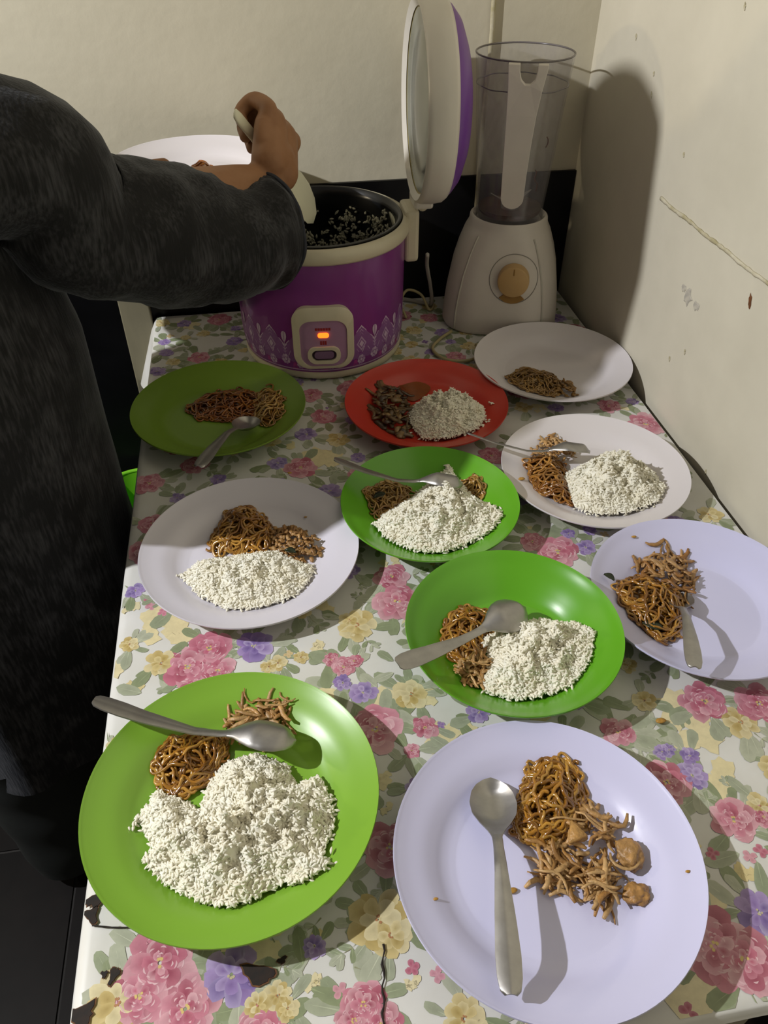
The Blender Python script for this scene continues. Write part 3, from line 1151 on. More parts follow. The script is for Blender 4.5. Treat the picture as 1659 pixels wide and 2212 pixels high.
# --- noodles and chicken
SOY = ((166, 114, 38), (136, 88, 26), (186, 138, 58))
PALE_N = ((168, 128, 60), (150, 104, 40), (184, 146, 80))
noodles([[(335, 1650), (365, 1612), (420, 1590), (480, 1588), (495, 1625), (470, 1655), (440, 1700), (392, 1722), (340, 1700)]], 'G1', .018, 'soy fried noodles left of the rice on the near green plate', 201, 70, cols=SOY)
shreds([[(480, 1588), (520, 1545), (560, 1525), (605, 1530), (622, 1562), (610, 1590), (560, 1600), (500, 1610)]], 'G1', .016, 'shredded chicken behind the spoon on the near green plate', 202, 80, wid=(.0009, .0026))
noodles([[(965, 1340), (1000, 1308), (1060, 1312), (1112, 1345), (1050, 1372), (1040, 1400), (1030, 1430), (975, 1420), (955, 1385)]], 'G2', .014, 'dark fried noodles under the spoon on the deep green plate', 203, 62, cols=SOY, zoff=.016)
shreds([[(985, 1420), (1040, 1405), (1062, 1430), (1040, 1460), (1030, 1485), (1000, 1468)]], 'G2', .014, 'shredded chicken below the noodles on the deep green plate', 204, 60, zoff=.016, wid=(.0009, .0026))
noodles([[(788, 1072), (830, 1042), (885, 1042), (880, 1070), (840, 1100), (806, 1108)], [(990, 1040), (1030, 1040), (1045, 1062), (1030, 1078)]], 'G3', .014, 'pale fried noodles behind the rice on the mid table green plate', 205, 50, cols=PALE_N, zoff=.016, rad=.0012)
noodles([[(400, 884), (450, 850), (520, 842), (560, 850), (560, 890), (540, 905), (480, 908), (425, 902)]], 'G4', .014, 'reddish fried noodles on the shaded olive green plate', 206, 80, cols=((148, 82, 24), (124, 66, 18), (166, 104, 40)), rad=.0012)
noodles([[(545, 870), (575, 842), (612, 872), (608, 900), (580, 922), (552, 908)]], 'G4', .016, 'pale noodle tangle beside the spoon on the olive green plate', 207, 40, cols=PALE_N, rad=.0012)
noodles([[(1112, 1780), (1124, 1705), (1165, 1652), (1235, 1662), (1262, 1720), (1250, 1800), (1190, 1825), (1150, 1812), (1122, 1812)]], 'W1', .017, 'glossy curly fried noodles beside the spoon on the nearest white plate', 208, 85, rad=.0016, cols=((168, 116, 34), (140, 92, 24), (184, 136, 52)), curl=1.5, length=(.06, .13))
shreds([[(1205, 1745), (1280, 1735), (1335, 1790), (1345, 1850), (1300, 1880), (1240, 1870), (1180, 1870), (1160, 1835)], [(1180, 1860), (1225, 1860), (1215, 1910), (1190, 1905)], [(1260, 1870), (1310, 1870), (1330, 1935), (1270, 1945)]],
       'W1', .015, 'shredded chicken strands on the nearest white plate', 209, 150, wid=(.0009, .0026), length=(.014, .042))
chunk(1358, 1850, .0125, 'W1', 'ragged chicken piece at the right end of the shreds on the nearest plate', 3, (.9, 1, .7))
chunk(1374, 1932, .0098, 'W1', 'small round chicken crumb lying apart on the nearest white plate', 5, (1.05, .85, .6), (190, 142, 80))
chunk(1235, 1815, .0095, 'W1', 'triangular chicken slice on top of noodles on the nearest plate', 6, tri=True, zadd=.0155, cols=(194, 148, 84), rot=.2)
noodles([[(456, 1160), (490, 1112), (540, 1098), (580, 1128), (590, 1185), (500, 1190), (456, 1190)]], 'W2', .022, 'brown fried noodles behind rice on the left white plate', 210, 80, cols=SOY, rad=.0014)
shreds([[(575, 1140), (640, 1136), (693, 1168), (690, 1202), (640, 1208), (592, 1190)]], 'W2', .019, 'minced chicken behind rice on the left white plate', 211, 230, length=(.005, .013), wid=(.0012, .0028), cols=((170, 126, 72), (150, 106, 54), (188, 146, 90)))
noodles([[(1136, 1000), (1165, 985), (1215, 1000), (1228, 1050), (1235, 1092), (1190, 1082), (1146, 1045)]], 'W3', .018, 'fried noodles left of rice on the plate by the right wall', 212, 70, cols=((156, 104, 36), (134, 82, 22), (176, 124, 54)), rad=.0013)
shreds([[(1145, 975), (1190, 945), (1240, 965), (1250, 985), (1215, 1008), (1165, 1000)]], 'W3', .020, 'chicken shreds under the spoon on the plate by the right wall', 213, 90, length=(.008, .020), wid=(.0009, .003))
noodles([[(1326, 1270), (1380, 1235), (1450, 1260), (1485, 1300), (1468, 1366), (1425, 1382), (1365, 1335)]], 'W4', .024, 'brown fried noodles on the cut off white plate at right', 214, 80, cols=SOY, rad=.0014, zoff=.016)
shreds([[(1372, 1225), (1420, 1185), (1480, 1200), (1498, 1245), (1490, 1300), (1440, 1295), (1400, 1260)]], 'W4', .022, 'chicken shreds on the cut off white plate at right', 215, 110, zoff=.016, wid=(.0009, .003), cols=((176, 132, 76), (158, 110, 56), (194, 152, 98)))
noodles([[(1092, 818), (1130, 792), (1190, 806), (1215, 830), (1200, 856), (1130, 842)]], 'W5', .014, 'thin brown noodles on the white plate in front of the blender', 216, 70, cols=((146, 108, 44), (124, 88, 32), (164, 126, 62)), rad=.0011)
shreds([[(1185, 815), (1235, 822), (1262, 850), (1200, 857)]], 'W5', .012, 'chicken crumbs beside noodles on the plate before the blender', 217, 40, length=(.008, .016), cols=((164, 124, 66), (142, 104, 50)))
# red plate: dark stew and its sauce
shreds([[(800, 862), (830, 832), (868, 848), (885, 885), (878, 930), (885, 952), (838, 930), (806, 895)]], 'R', .018, 'dark stewed meat and leaves on the red plate', 218, 90, cols=((104, 82, 50), (76, 58, 36), (146, 118, 76)), m=M['stew'], name='stewed_meat',
       cat='stew', wid=(.0015, .0060), length=(.010, .034), group='stew on the red plate')
pool = poly_world([(862, 836), (900, 828), (930, 836), (915, 856), (890, 866), (866, 852)], .008)
mb = MB()
cx, cy = pool.mean(0)
mb.add([W(cx, cy, plate_z('R', cx, cy) + .0022)] + [W(x, y, plate_z('R', x, y) + .0012) for x, y in catmull(list(pool) + [pool[0]], 25)[:-1]], [(0, 1 + i, 1 + (i + 1) % 24) for i in range(24)])
tag(mb.build('sauce_pool', M['sauce']), 'orange oily sauce pooled behind the rice on the red plate', 'sauce', kind='stuff')


def leaf_piece(px, py, key, l, rot, label, zadd=.0):
    p = onz(px, py, .014)
    mb = MB()
    rings = []
    for i in range(9):
        t = i / 8
        w = l * .32 * math.sin(math.pi * (t * .94 + .03)) ** .8
        rings.append([(l * (t - .5), w * s, .0012 + .002 * math.sin(t * 3) + .0016 * abs(s) - tz) for s, tz in ((-1, 0), (-.5, 0), (0, 0), (.5, 0), (1, 0), (.5, .0007), (0, .0007), (-.5, .0007))])
    mb.loft(rings, True, True, True)
    o = mb.build('cooked_leaf', M['leaf'], None, W(p.x, p.y, plate_z(key, p.x, p.y) + zadd))
    o.rotation_euler = (0, 0, rot)
    tag(o, label, 'leaf')


leaf_piece(1408, 1358, 'W4', .021, -.6, 'dark green leaf at the foot of the noodles on the right white plate', .008)
leaf_piece(820, 1085, 'G3', .016, .3, 'dark leaf among the pale noodles on the mid table green plate', .014)
leaf_piece(628, 1200, 'W2', .014, -.5, 'dark leaf between rice and minced chicken on the left white plate', .012)
leaf_piece(1310, 1268, 'W4', .013, 2.2, 'thin dark herb stalk at the left rim of the right white plate', .004)


def crumb(px, py, key, r, label):
    p = onz(px, py, .012)
    z = plate_z(key, p.x, p.y) if key else 0.0013
    bm = bmesh.new()
    bmesh.ops.create_icosphere(bm, subdivisions=2, radius=1)
    mb = MB()
    mb.add([(v.co.x * r * (1 + .4 * noise.noise(v.co * 2 + Vector((px, 0, 0)))), v.co.y * r * .6, (v.co.z + .95) * r * .35) for v in bm.verts],
           [tuple(v.index for v in f.verts) for f in bm.faces], lin((186, 140, 60)))
    bm.free()
    tag(mb.build('food_crumb', M['chicken'], None, W(p.x, p.y, z + .0005)), label, 'crumb')


crumb(1475, 1902, 'W1', .002, 'tiny yellow crumb on the right rim of the nearest white plate')
crumb(940, 1952, 'W1', .002, 'tiny yellow crumb on the left rim of the nearest white plate')
crumb(1108, 1920, 'W1', .004, 'yellow sauce fleck beside the spoon handle on the nearest plate')
crumb(1125, 1045, 'W3', .0045, 'brown crumb on the left rim of the plate by the wall')
crumb(1363, 1182, 'W4', .003, 'brown crumb on the upper rim of the right white plate')
crumb(1432, 1545, None, .005, 'brown crumb on the cloth right of the deep green plate')
crumb(628, 1045, 'W2', .003, 'yellow speck on the back rim of the left white plate')
crumb(660, 1118, 'W2', .002, 'small yellow speck behind the minced chicken on the left white plate')


# ------------------------------------------------------------------ spoons
def spoon(hpx, hz, tpx, tz, label, roll=0.0, face=1, L_=None):
    A, B = onz(hpx[0], hpx[1], hz), onz(tpx[0], tpx[1], tz)
    d = (B - A)
    L_ = d.length
    d.normalize()
    s = Vector((0, 0, 1)).cross(d).normalized()
    nrm = d.cross(s) * 1.0
    R = Matrix.Rotation(roll, 3, d)
    s, nrm = R @ s, R @ nrm
    root = empty('spoon', W(A.x, A.y, A.z))
    tag(root, label, 'spoon', 'steel spoons on the plates')
    uu = np.linspace(0, 1, 70)
    wp_x = [0, .015, .06, .14, .30, .48, .60, .66, .70, .74, .79, .85, .91, .955, .985, 1.0]
    wp_y = [.0045, .0075, .0092, .0096, .0078, .0052, .0042, .0044, .0075, .0135, .0190, .0208, .0186, .0138, .0075, .001]
    W_ = np.interp(uu, wp_x, wp_y) * (L_ / .185)
    zp = np.interp(uu, [0, .25, .5, .63, .70, .8, 1], [0, .007, .0105, .0075, .0030, .001, 0]) * face
    rows_h, rows_b = [], []
    for u, w, z in zip(uu, W_, zp):
        bowl = smoothstep(.66, .80, u) * (1 - smoothstep(.93, 1.0, u) * .9)
        depth = .0085 * bowl * face
        ridge = .0007 * (1 - smoothstep(.5, .68, u))
        top, bot = [], []
        for v in np.linspace(-1, 1, 13):
            zz = z - depth * (1 - v * v) + ridge * (1 - abs(v)) * face - (.0012 * (1 - bowl) * v * v)
            p = d * (u * L_) + s * (v * w) + nrm * zz
            top.append(p)
            bot.append(p - nrm * .0013)
        ring = top + bot[::-1]
        (rows_h if u <= .68 else rows_b).append(ring)
        if .66 < u <= .68:
            rows_b.append(ring)
    MB().loft(rows_h, True, True, True).build('handle', M['steel'], root, angle=60)
    MB().loft(rows_b, True, True, True).build('bowl', M['steel'], root, angle=60)
    return root


spoon((203, 1508), .062, (640, 1600), .034, 'large spoon resting across the near green plate, handle over the left rim', roll=-.35, face=-1)
spoon((860, 1432), .070, (1135, 1312), .030, 'spoon tilted over the left rim of the deep green plate', roll=.25, face=-1)
spoon((722, 988), .065, (1000, 1046), .036, 'spoon with its handle over the back left rim of the mid table green plate', roll=-.3, face=-1)
spoon((428, 1006), .056, (548, 898), .022, 'spoon standing out over the front rim of the shaded olive green plate', face=1)
spoon((1105, 2148), .041, (1060, 1678), .017, 'spoon lying bowl up on the nearest lavender white plate', face=1)
spoon((1008, 932), .060, (1275, 975), .032, 'spoon bridging the red plate and the white plate by the wall', roll=-.5, face=-1)
spoon((1502, 1440), .056, (1458, 1268), .012, 'spoon half buried in noodles on the cut off white plate at right', face=1)

# ------------------------------------------------------------------ rice cooker
CK = Vector((.092, 1.163, 0))
rc = empty('rice_cooker', W(CK.x, CK.y, .0011))
tag(rc, 'purple rice cooker with lace print, cream trim and its lid open', 'rice cooker')
CB, CT = .126, .131


def crad(z):
    return interp([.012, .04, .185], [.1245, .1285, CT], z)


MB().lathe([(.1, .0), (.121, .0), (.1255, .003), (.1265, .008), (.1255, .0125), (.12, .0135), (.05, .0135)], 96, cap0=True, cap1=True).build('base_ring', M['cream'], rc, angle=50)
MB().lathe([(.06, .0125), (.1238, .0125), (.1262, .02), (crad(.04), .04), (crad(.1), .1), (crad(.15), .15), (CT, .186), (.127, .187)], 128).build('body', M['purple'], rc, angle=50)
MB().lathe([(.129, .184), (.1345, .1845), (.137, .188), (.138, .197), (.1365, .2035), (.132, .206), (.1275, .2055), (.1262, .202), (.1255, .19)], 128).build('top_ring', M['cream'], rc, angle=60)
pot = MB().lathe([(.1255, .2000), (.1262, .2075), (.1235, .2088), (.1205, .2075), (.1165, .197), (.1150, .17), (.1140, .08), (.108, .055), (.09, .047), (.0005, .046)], 96, cap1=True).build('inner_pot', M['pot'], rc, angle=60)
# dried rice left on the pot wall
rng = np.random.default_rng(77)
mb = MB()
for k in range(330):
    a = rng.uniform(.1, 3.3) + rng.normal(0, .15)
    z = rng.uniform(.085, .188)
    if abs(z - (.14 + .022 * math.sin(3 * a + 1) + .02 * math.sin(7 * a))) > .03 and rng.random() < .9:
        continue
    r = interp([.08, .17, .197], [.114, .115, .1165], z) - .0006
    cnt = rng.integers(2, 8)
    P_ = []
    for _ in range(cnt):
        da, dz = rng.normal(0, .035), rng.normal(0, .005)
        P_.append(((r - rng.uniform(0, .003)) * math.cos(a + da), (r - rng.uniform(0, .003)) * math.sin(a + da), z + dz))
    grains(mb, P_, rng, .9, .0044, .0021)
# more of it at the bottom
for k in range(260):
    a, r = rng.uniform(0, 6.28), .1 * math.sqrt(rng.random())
    grains(mb, [(r * math.cos(a), r * math.sin(a), .0485 + .004 * rng.random())], rng, .4)
tag(mb.build('dried_rice', M['crust'], pot), kind='stuff')
# white film along the right part of the pot rim
mb = MB()
rings = []
for k in range(30):
    a = -.95 + 1.15 * k / 29
    t = math.sin(math.pi * k / 29) ** .6
    rings.append([(r * math.cos(a), r * math.sin(a), z) for r, z in ((.1158, .1965), (.1146, .196 - .02 * t), (.1138, .196 - .02 * t), (.1150, .1965))])
mb.loft(rings, True, True, True).build('rice_film', M['crust'], pot)

# lace print round the lower body
LC = [lin((188, 160, 194)), lin((172, 134, 180)), lin((204, 182, 206)), lin((146, 100, 156))]
lace = MB()


def cyl(s_, z, off):
    z = .0165 + (z - .0165) * 1.24
    r = crad(z) + off
    a = s_ / .13
    return (r * math.cos(a), r * math.sin(a), z)


def cyl_poly(pts, off, col):
    vs = [cyl(s_, z, off) for s_, z in pts]
    cs, czz = sum(p[0] for p in pts) / len(pts), sum(p[1] for p in pts) / len(pts)
    n = len(pts)
    lace.add([cyl(cs, czz, off)] + vs, [(0, 1 + i, 1 + (i + 1) % n) for i in range(n)], col)


def cyl_line(pts, w, off, col):
    P_ = np.array(pts, float)
    n = len(P_)
    left, right = [], []
    for i in range(n):
        t = P_[min(i + 1, n - 1)] - P_[max(i - 1, 0)]
        t /= (np.linalg.norm(t) + 1e-9)
        nn = np.array([-t[1], t[0]]) * w / 2
        left.append(P_[i] + nn)
        right.append(P_[i] - nn)
    lace.add([cyl(a, b, off) for a, b in left] + [cyl(a, b, off) for a, b in right], [(i, i + 1, n + i + 1, n + i) for i in range(n - 1)], col)


PER = 2 * math.pi * .13 / 17
S0, S1 = -math.pi / 2 * .13 - 8.5 * PER, -math.pi / 2 * .13 + 8.5 * PER


def zig(s_):
    t = ((s_ - S0) / PER) % 1
    return .048 + .023 * (1 - abs(2 * t - 1))


ns = 17 * 24
band = []
for i in range(ns):
    s_ = S0 + (S1 - S0) * i / ns
    zt = zig(s_)
    band.append([cyl(s_, z, .00025) for z in np.linspace(.0165, zt, 8)])
lace.loft(band + [band[0]], False, col=lin((140, 92, 150)))
for i in range(17):
    c = S0 + (i + .5) * PER
    v0, v1 = c - PER / 2, c + PER / 2
    for off, wd, col in ((0, .0022, LC[2]), (-.0048, .0011, LC[0]), (-.0090, .0009, LC[1])):
        cyl_line([(v0 + .0, .048 + off), (c, .071 + off), (v1, .048 + off)], wd, .0005, col)
    # diamonds
    for sc, col in ((.0085, LC[0]), (.0060, LC[3]), (.0040, LC[2])):
        cyl_poly([(c - sc, .0475), (c, .0475 + sc * 1.15), (c + sc, .0475), (c, .0475 - sc * 1.15)], .0004 + (.0085 - sc) * .06, col)
    # bud standing in each valley
    cyl_poly([(v0 + .0042 * math.sin(t) * (1 - .3 * math.cos(t)), .0605 + .0072 * -math.cos(t)) for t in np.linspace(0, 2 * math.pi, 13)[:-1]], .0006, LC[2])
    cyl_line([(v0, .054), (v0, .0675)], .0007, .0008, LC[3])
    cyl_line([(v0, .040), (v0, .054)], .0012, .0006, LC[0])
    # rosettes below
    for cc, zc_, rr in ((c, .0255, .0072), (v0, .0300, .0078)):
        for k in range(9):
            a = 2 * math.pi * k / 9
            px_, pz_ = cc + rr * .68 * math.cos(a), zc_ + rr * .68 * math.sin(a)
            cyl_poly([(px_ + rr * .30 * math.cos(t), pz_ + rr * .30 * math.sin(t)) for t in np.linspace(0, 6.283, 8)[:-1]], .0006, LC[k % 3])
        cyl_poly([(cc + rr * .32 * math.cos(t), zc_ + rr * .32 * math.sin(t)) for t in np.linspace(0, 6.283, 10)[:-1]], .0007, LC[2])
    # pink fillers
    cyl_poly([(c - PER * .30, .0175), (c - PER * .25, .0265), (c - PER * .16, .0265), (c - PER * .12, .0175)], .0005, lin((170, 60, 140)))
    for k in range(4):
        cyl_line([(v0 + PER * (.12 + .2 * k), .036 + .006 * (k % 2)), (v0 + PER * (.20 + .2 * k), .043 - .006 * (k % 2))], .0011, .0006, LC[k % 3])
cyl_line([(S0 + (S1 - S0) * i / 120, .0172) for i in range(121)], .0015, .0006, LC[0])
lace.build('lace_print', M['lace'], rc, smooth=False)

# control panel at the front (towards the camera)
pa = math.atan2(-1.0, -.085) + .0


def panel_pt(u, v, off):
    """u across, v up (metres) on the curved front"""
    r = .1325 + off
    a = pa + u / .131
    return (r * math.cos(a), r * math.sin(a), v + .010)


def rrect(w, h, r, cz_, n=8, top=1.0):
    out = []
    for qx, qy, a0 in ((1, 1, 0), (-1, 1, math.pi / 2), (-1, -1, math.pi), (1, -1, 1.5 * math.pi)):
        ww = w * (top if qy > 0 else 1)
        for k in range(n):
            a = a0 + math.pi / 2 * k / (n - 1)
            out.append((qx * (ww / 2 - r) + r * math.cos(a), cz_ + qy * (h / 2 - r) + r * math.sin(a)))
    return out


def curved_slab(poly, o0, o1, name, m, parent, inner=None):
    mb = MB()
    n = len(poly)
    cu, cv = sum(p[0] for p in poly) / n, sum(p[1] for p in poly) / n
    rings = [[panel_pt(u, v, o0) for u, v in poly], [panel_pt(u, v, o1 - .001) for u, v in poly],
             [panel_pt(cu + (u - cu) * .975, cv + (v - cv) * .975, o1) for u, v in poly]]
    if inner:
        rings += [[panel_pt(u, v, o1) for u, v in inner], [panel_pt(u, v, o0) for u, v in inner]]
    else:
        for s_ in (.66, .33, .02):
            rings.append([panel_pt(cu + (u - cu) * s_, cv + (v - cv) * s_, o1) for u, v in poly])
    mb.loft(rings)
    return mb.build(name, m, parent, angle=40)


cp = curved_slab(rrect(.086, .098, .022, .066), -.004, .0075, 'control_panel', M['cream'], rc, inner=rrect(.066, .074, .018, .058))
curved_slab(rrect(.0675, .0755, .018, .058), -.004, .0052, 'panel_face', M['panel'], cp)
curved_slab(rrect(.046, .028, .012, .040), .003, .0085, 'switch_surround', M['cream'], cp, inner=rrect(.034, .017, .008, .0405))
curved_slab(rrect(.0345, .0175, .008, .0405), .003, .0058, 'switch_recess', M['panel_dark'], cp)
curved_slab(rrect(.027, .0115, .005, .041), .004, .0090, 'switch_lever', M['switch'], cp)
curved_slab(rrect(.0155, .0072, .0034, .0722), .004, .0072, 'indicator_light', M['led'], cp)
# unreadable red captions above and below the light
for z0, h_, w_ in ((.0815, .0042, .022), (.0600, .0062, .0095)):
    mb = MB()
    nb = 6 if w_ > .015 else 3
    for k in range(nb):
        u0 = -w_ / 2 + w_ * k / nb
        q = [(u0, z0 - h_ / 2), (u0 + w_ / nb * .8, z0 - h_ / 2), (u0 + w_ / nb * .8, z0 + h_ / 2), (u0, z0 + h_ / 2)]
        mb.add([panel_pt(u, v, .0056) for u, v in q], [(0, 1, 2, 3)])
    mb.build('caption_print', M['red_print'], cp, smooth=False)

# hinge and open lid on the right-hand side
hg = MB()
hg.box((.128, -.028, .135), (.150, .028, .214))
bevel(hg.build('hinge_block', M['cream'], rc, smooth=False), .006, 3)
lidx, lidz, lr = .1435, .3505, .1285
LM = Matrix.Translation((lidx, -.003, lidz)) @ Matrix.Rotation(math.radians(-2.5), 4, 'Z') @ Matrix.Rotation(math.radians(90), 4, 'Y')
# local lathe axis z -> points to +x (outside of the lid)


def lid_part(prof, name, m, parent, seg=96, cap1=False):
    mb = MB().lathe(prof, seg, cap1=cap1)
    mb.v = [tuple(LM @ Vector(v)) for v in mb.v]
    return mb.build(name, m, parent, angle=55)


lid = lid_part([(.1150, .004), (.1235, -.002), (.1265, -.0005), (lr, .006), (lr + .0005, .020), (lr - .001, .033), (.1235, .0385), (.117, .0385)], 'lid', M['cream_lid'], rc)
lid_part([(.121, .0385), (.118, .044), (.106, .054), (.085, .0625), (.055, .067), (.025, .0685), (.0006, .069)], 'lid_shell', M['purple_lid'], lid, cap1=True)
lid_part([(.1245, .0015), (.1205, .0035), (.1135, .006), (.1125, .0085)], 'lid_seal', M['seal'], lid)
lid_part([(.1135, .0055), (.104, .0075), (.090, .0105), (.086, .0088), (.050, .0080), (.0006, .0080)], 'inner_lid_plate', M['lid_metal'], lid, cap1=True)
# steam cap on the shell
lid_part([(.020, .0655), (.020, .074), (.017, .0765), (.0006, .0765)], 'steam_cap', M['cream_lid'], lid, cap1=True)
MB().tube([(lidx + .012, -.02, .2175), (lidx + .012, .02, .2175)], .008, 14).build('hinge_pin', M['cream'], rc)
bevel(MB().box((lidx - .001, -.022, .212), (lidx + .028, .022, .230)).build('hinge_arm', M['cream_lid'], rc, smooth=False), .004, 2)

# ------------------------------------------------------------------ blender
BL = Vector((.404, 1.212, 0))
bz = .0011
bl = empty('blender', W(BL.x, BL.y, bz), math.atan2(-BL.x, -BL.y) * -1 - math.radians(0))
# local -y faces the camera
bl.rotation_euler = (0, 0, -math.atan2(BL.x, BL.y))
tag(bl, 'off white blender with clear jar and tan dial in the wall corner', 'blender')


def sq(w, d, z, r, n=10, oy=0.0):
    out = []
    for qx, qy, a0 in ((1, 1, 0), (-1, 1, math.pi / 2), (-1, -1, math.pi), (1, -1, 1.5 * math.pi)):
        for k in range(n):
            a = a0 + math.pi / 2 * k / (n - 1)
            out.append((qx * (w / 2 - r) + r * math.cos(a), oy + qy * (d / 2 - r) + r * math.sin(a), z))
    return out


rings = [sq(.165, .150, .0, .05), sq(.186, .168, .0, .055), sq(.192, .174, .006, .058), sq(.190, .172, .03, .058), sq(.184, .166, .06, .058), sq(.172, .156, .095, .056),
         sq(.156, .144, .125, .056), sq(.140, .132, .148, .056), sq(.130, .126, .158, .056), sq(.126, .122, .163, .058), sq(.124, .120, .172, .0595), sq(.116, .114, .175, .057), sq(.108, .106, .172, .053), sq(.104, .102, .166, .051)]
MB().loft(rings, True, True, True).build('motor_base', M['blender_body'], bl, angle=50)


def front_y(x, z):
    """front surface of the base"""
    w = interp([0, .03, .06, .095, .125, .148, .158], [.192, .190, .184, .172, .156, .140, .130], z)
    d = interp([0, .03, .06, .095, .125, .148, .158], [.174, .172, .166, .156, .144, .132, .126], z)
    r = .057
    ex = max(0, abs(x) - (w / 2 - r))
    return -(d / 2 - r) - math.sqrt(max(0, r * r - ex * ex))


for sx in (-1, 1):
    pts = []
    for k in range(18):
        z = .004 + .150 * k / 17
        w = interp([0, .03, .06, .095, .125, .148, .158], [.192, .190, .184, .172, .156, .140, .130], z)
        x = sx * (w / 2 - .024)
        pts.append((x, front_y(x, z) - .0003, z))
    MB().tube(pts, .0016, 8).build('edge_trim', M['blender_line'], bl)
# dial: ring line, knob and pointer wedge
dc = (.018, .097)


def on_front(u, v, off):
    x, z = dc[0] + u, dc[1] + v
    return (x, front_y(x, z) - off, z)


MB().tube([on_front(.038 * math.cos(t), .038 * math.sin(t), .0002) for t in np.linspace(0, 2 * math.pi, 49)], .0007, 6, cap=False).build('dial_ring', M['line_grey'], bl)
kr = []
for r, off in ((.0250, -.004), (.0252, .006), (.0245, .0125), (.0225, .0140), (.0006, .0140)):
    kr.append([on_front(r * math.cos(t), r * math.sin(t), 0)[0:1] + (front_y(dc[0], dc[1]) - off,) + (dc[1] + r * math.sin(t),) for t in np.linspace(0, 2 * math.pi, 41)[:-1]])
kn = MB().loft(kr, True, False, True).build('dial_knob', M['knob'], bl, angle=45)
bevel(MB().box((dc[0] - .001, front_y(*dc) - .0146, dc[1] + .012), (dc[0] + .001, front_y(*dc) - .0138, dc[1] + .0225)).build('pointer_line', M['knob_dark'], kn, smooth=False), .0003)
mb = MB()
ring0, ring1 = [], []
arc = [(r, a) for r, a in [(.026, -2.05), (.026, -1.57), (.026, -1.09), (.036, -.98), (.0375, -1.3), (.038, -1.57), (.0375, -1.84), (.036, -2.16)]]
mb.loft([[on_front(r * math.cos(a), r * math.sin(a), -.002) for r, a in arc], [on_front(r * math.cos(a), r * math.sin(a), .0022) for r, a in arc]], True, False, True)
mb.build('dial_mark', M['knob_dark'], bl, smooth=False)


# jar
def jar_r(z):
    return interp([.168, .20, .30, .365, .40], [.0515, .0545, .0625, .067, .0705], z)


def jar_ring(z, dr=0.0, rib=.0):
    out = []
    for j in range(96):
        a = 2 * math.pi * j / 96
        r = jar_r(z) + dr
        if rib:
            r -= rib * max(0, math.cos(4 * a + .6)) ** 12
        out.append((r * math.cos(a), r * math.sin(a), z))
    return out


zs = [.170, .176, .19, .21, .24, .27, .30, .33, .352, .358, .37, .385, .399]
jr = [jar_ring(z, 0, .0022 if .18 < z < .35 else 0) for z in zs] + [jar_ring(z, -.0026, .0022 if .18 < z < .35 else 0) for z in zs[::-1]]
jar = MB().loft(jr, True, False, True).build('jar', M['jar'], bl, angle=60)
MB().tube([((jar_r(.4) - .0008) * math.cos(t), (jar_r(.4) - .0008) * math.sin(t), .4) for t in np.linspace(0, 2 * math.pi, 97)], .0013, 8, cap=False).build('jar_rim', M['jar_rim'], jar)
MB().tube([((jar_r(.361) - .001) * math.cos(t), (jar_r(.361) - .001) * math.sin(t), .361 + .0006 * math.sin(9 * t)) for t in np.linspace(0, 2 * math.pi, 97)], .0009, 6, cap=False).build('fill_line', M['jar_rim'], jar)
MB().lathe([(.046, .1765), (.0475, .178), (.0495, .181), (.0500, .186), (.047, .183), (.0006, .182)], 64, cap1=True).build('jar_residue', M['residue'], jar)
for a0, pts in ((-.95, [(0, .255), (.05, .25), (.02, .242), (.10, .236), (.16, .232), (.14, .222)]), (-.75, [(0, .30), (.06, .296), (.08, .290), (.02, .285)])):
    q = catmull(pts, 26)
    MB().tube([((jar_r(z) - .0032) * math.cos(a0 + a), (jar_r(z) - .0032) * math.sin(a0 + a), z) for a, z in q], .0009, 6).build('dried_drip', M['stain'], jar)
# blade hub
hub = MB().lathe([(.014, .18), (.014, .192), (.008, .196), (.0006, .197)], 24, cap1=True).build('blade_hub', M['steel'], jar)
for k in range(4):
    a = k * math.pi / 2 + .4
    ca, sa = math.cos(a), math.sin(a)
    rot = lambda x, y, z: (x * ca - y * sa, x * sa + y * ca, z)
    MB().loft([[rot(x, y, z), rot(x, -y, z), rot(x, -y, z + .001), rot(x, y, z + .001)] for x, y, z in ((.004, .005, .195), (.02, .005, .199), (.034, .001, .207))], True, True, True).build('blade', M['steel'], hub, smooth=False)
# handle facing the camera, notched at the top
out = []
hw = [(.400, -.0270, .0270), (.392, -.0262, .0258), (.37, -.0245, .0215), (.34, -.0235, .0175), (.30, -.0225, .0150), (.26, -.0215, .0135), (.225, -.0205, .0130)]
outline = [(a, z) for z, a, b in hw] + [(-.0205 + .0168 * (1 - math.cos(t)), .225 - .0168 * math.sin(t)) for t in np.linspace(.25, math.pi - .25, 9)] + [(b, z) for z, a, b in hw[::-1]]
notch = [(.0130, .400), (.0125, .391), (.0105, .382), (.005, .377), (-.002, .377), (-.0075, .382), (-.0105, .391), (-.011, .400)]
poly = outline + notch
hm = bpy.data.meshes.new('handle')
bm = bmesh.new()


def hy(z):
    return -(jar_r(max(z, .2)) + interp([.2, .25, .36, .385, .4], [.013, .018, .018, .010, .002], z))


v0 = [bm.verts.new((x + .006, hy(z), z)) for x, z in poly]
v1 = [bm.verts.new((x + .006, hy(z) - .013, z)) for x, z in poly]
f0 = bm.faces.new(v0)
f1 = bm.faces.new(v1[::-1])
for i in range(len(poly)):
    bm.faces.new((v0[i], v1[i], v1[(i + 1) % len(poly)], v0[(i + 1) % len(poly)]))
bmesh.ops.recalc_face_normals(bm, faces=bm.faces)
bmesh.ops.triangulate(bm, faces=[f0, f1])
bm.to_mesh(hm)
bm.free()
hm.materials.append(M['blender_body'])
ho = bpy.data.objects.new('handle', hm)
COL.objects.link(ho)
ho.parent = bl
bevel(ho, .003, 3)
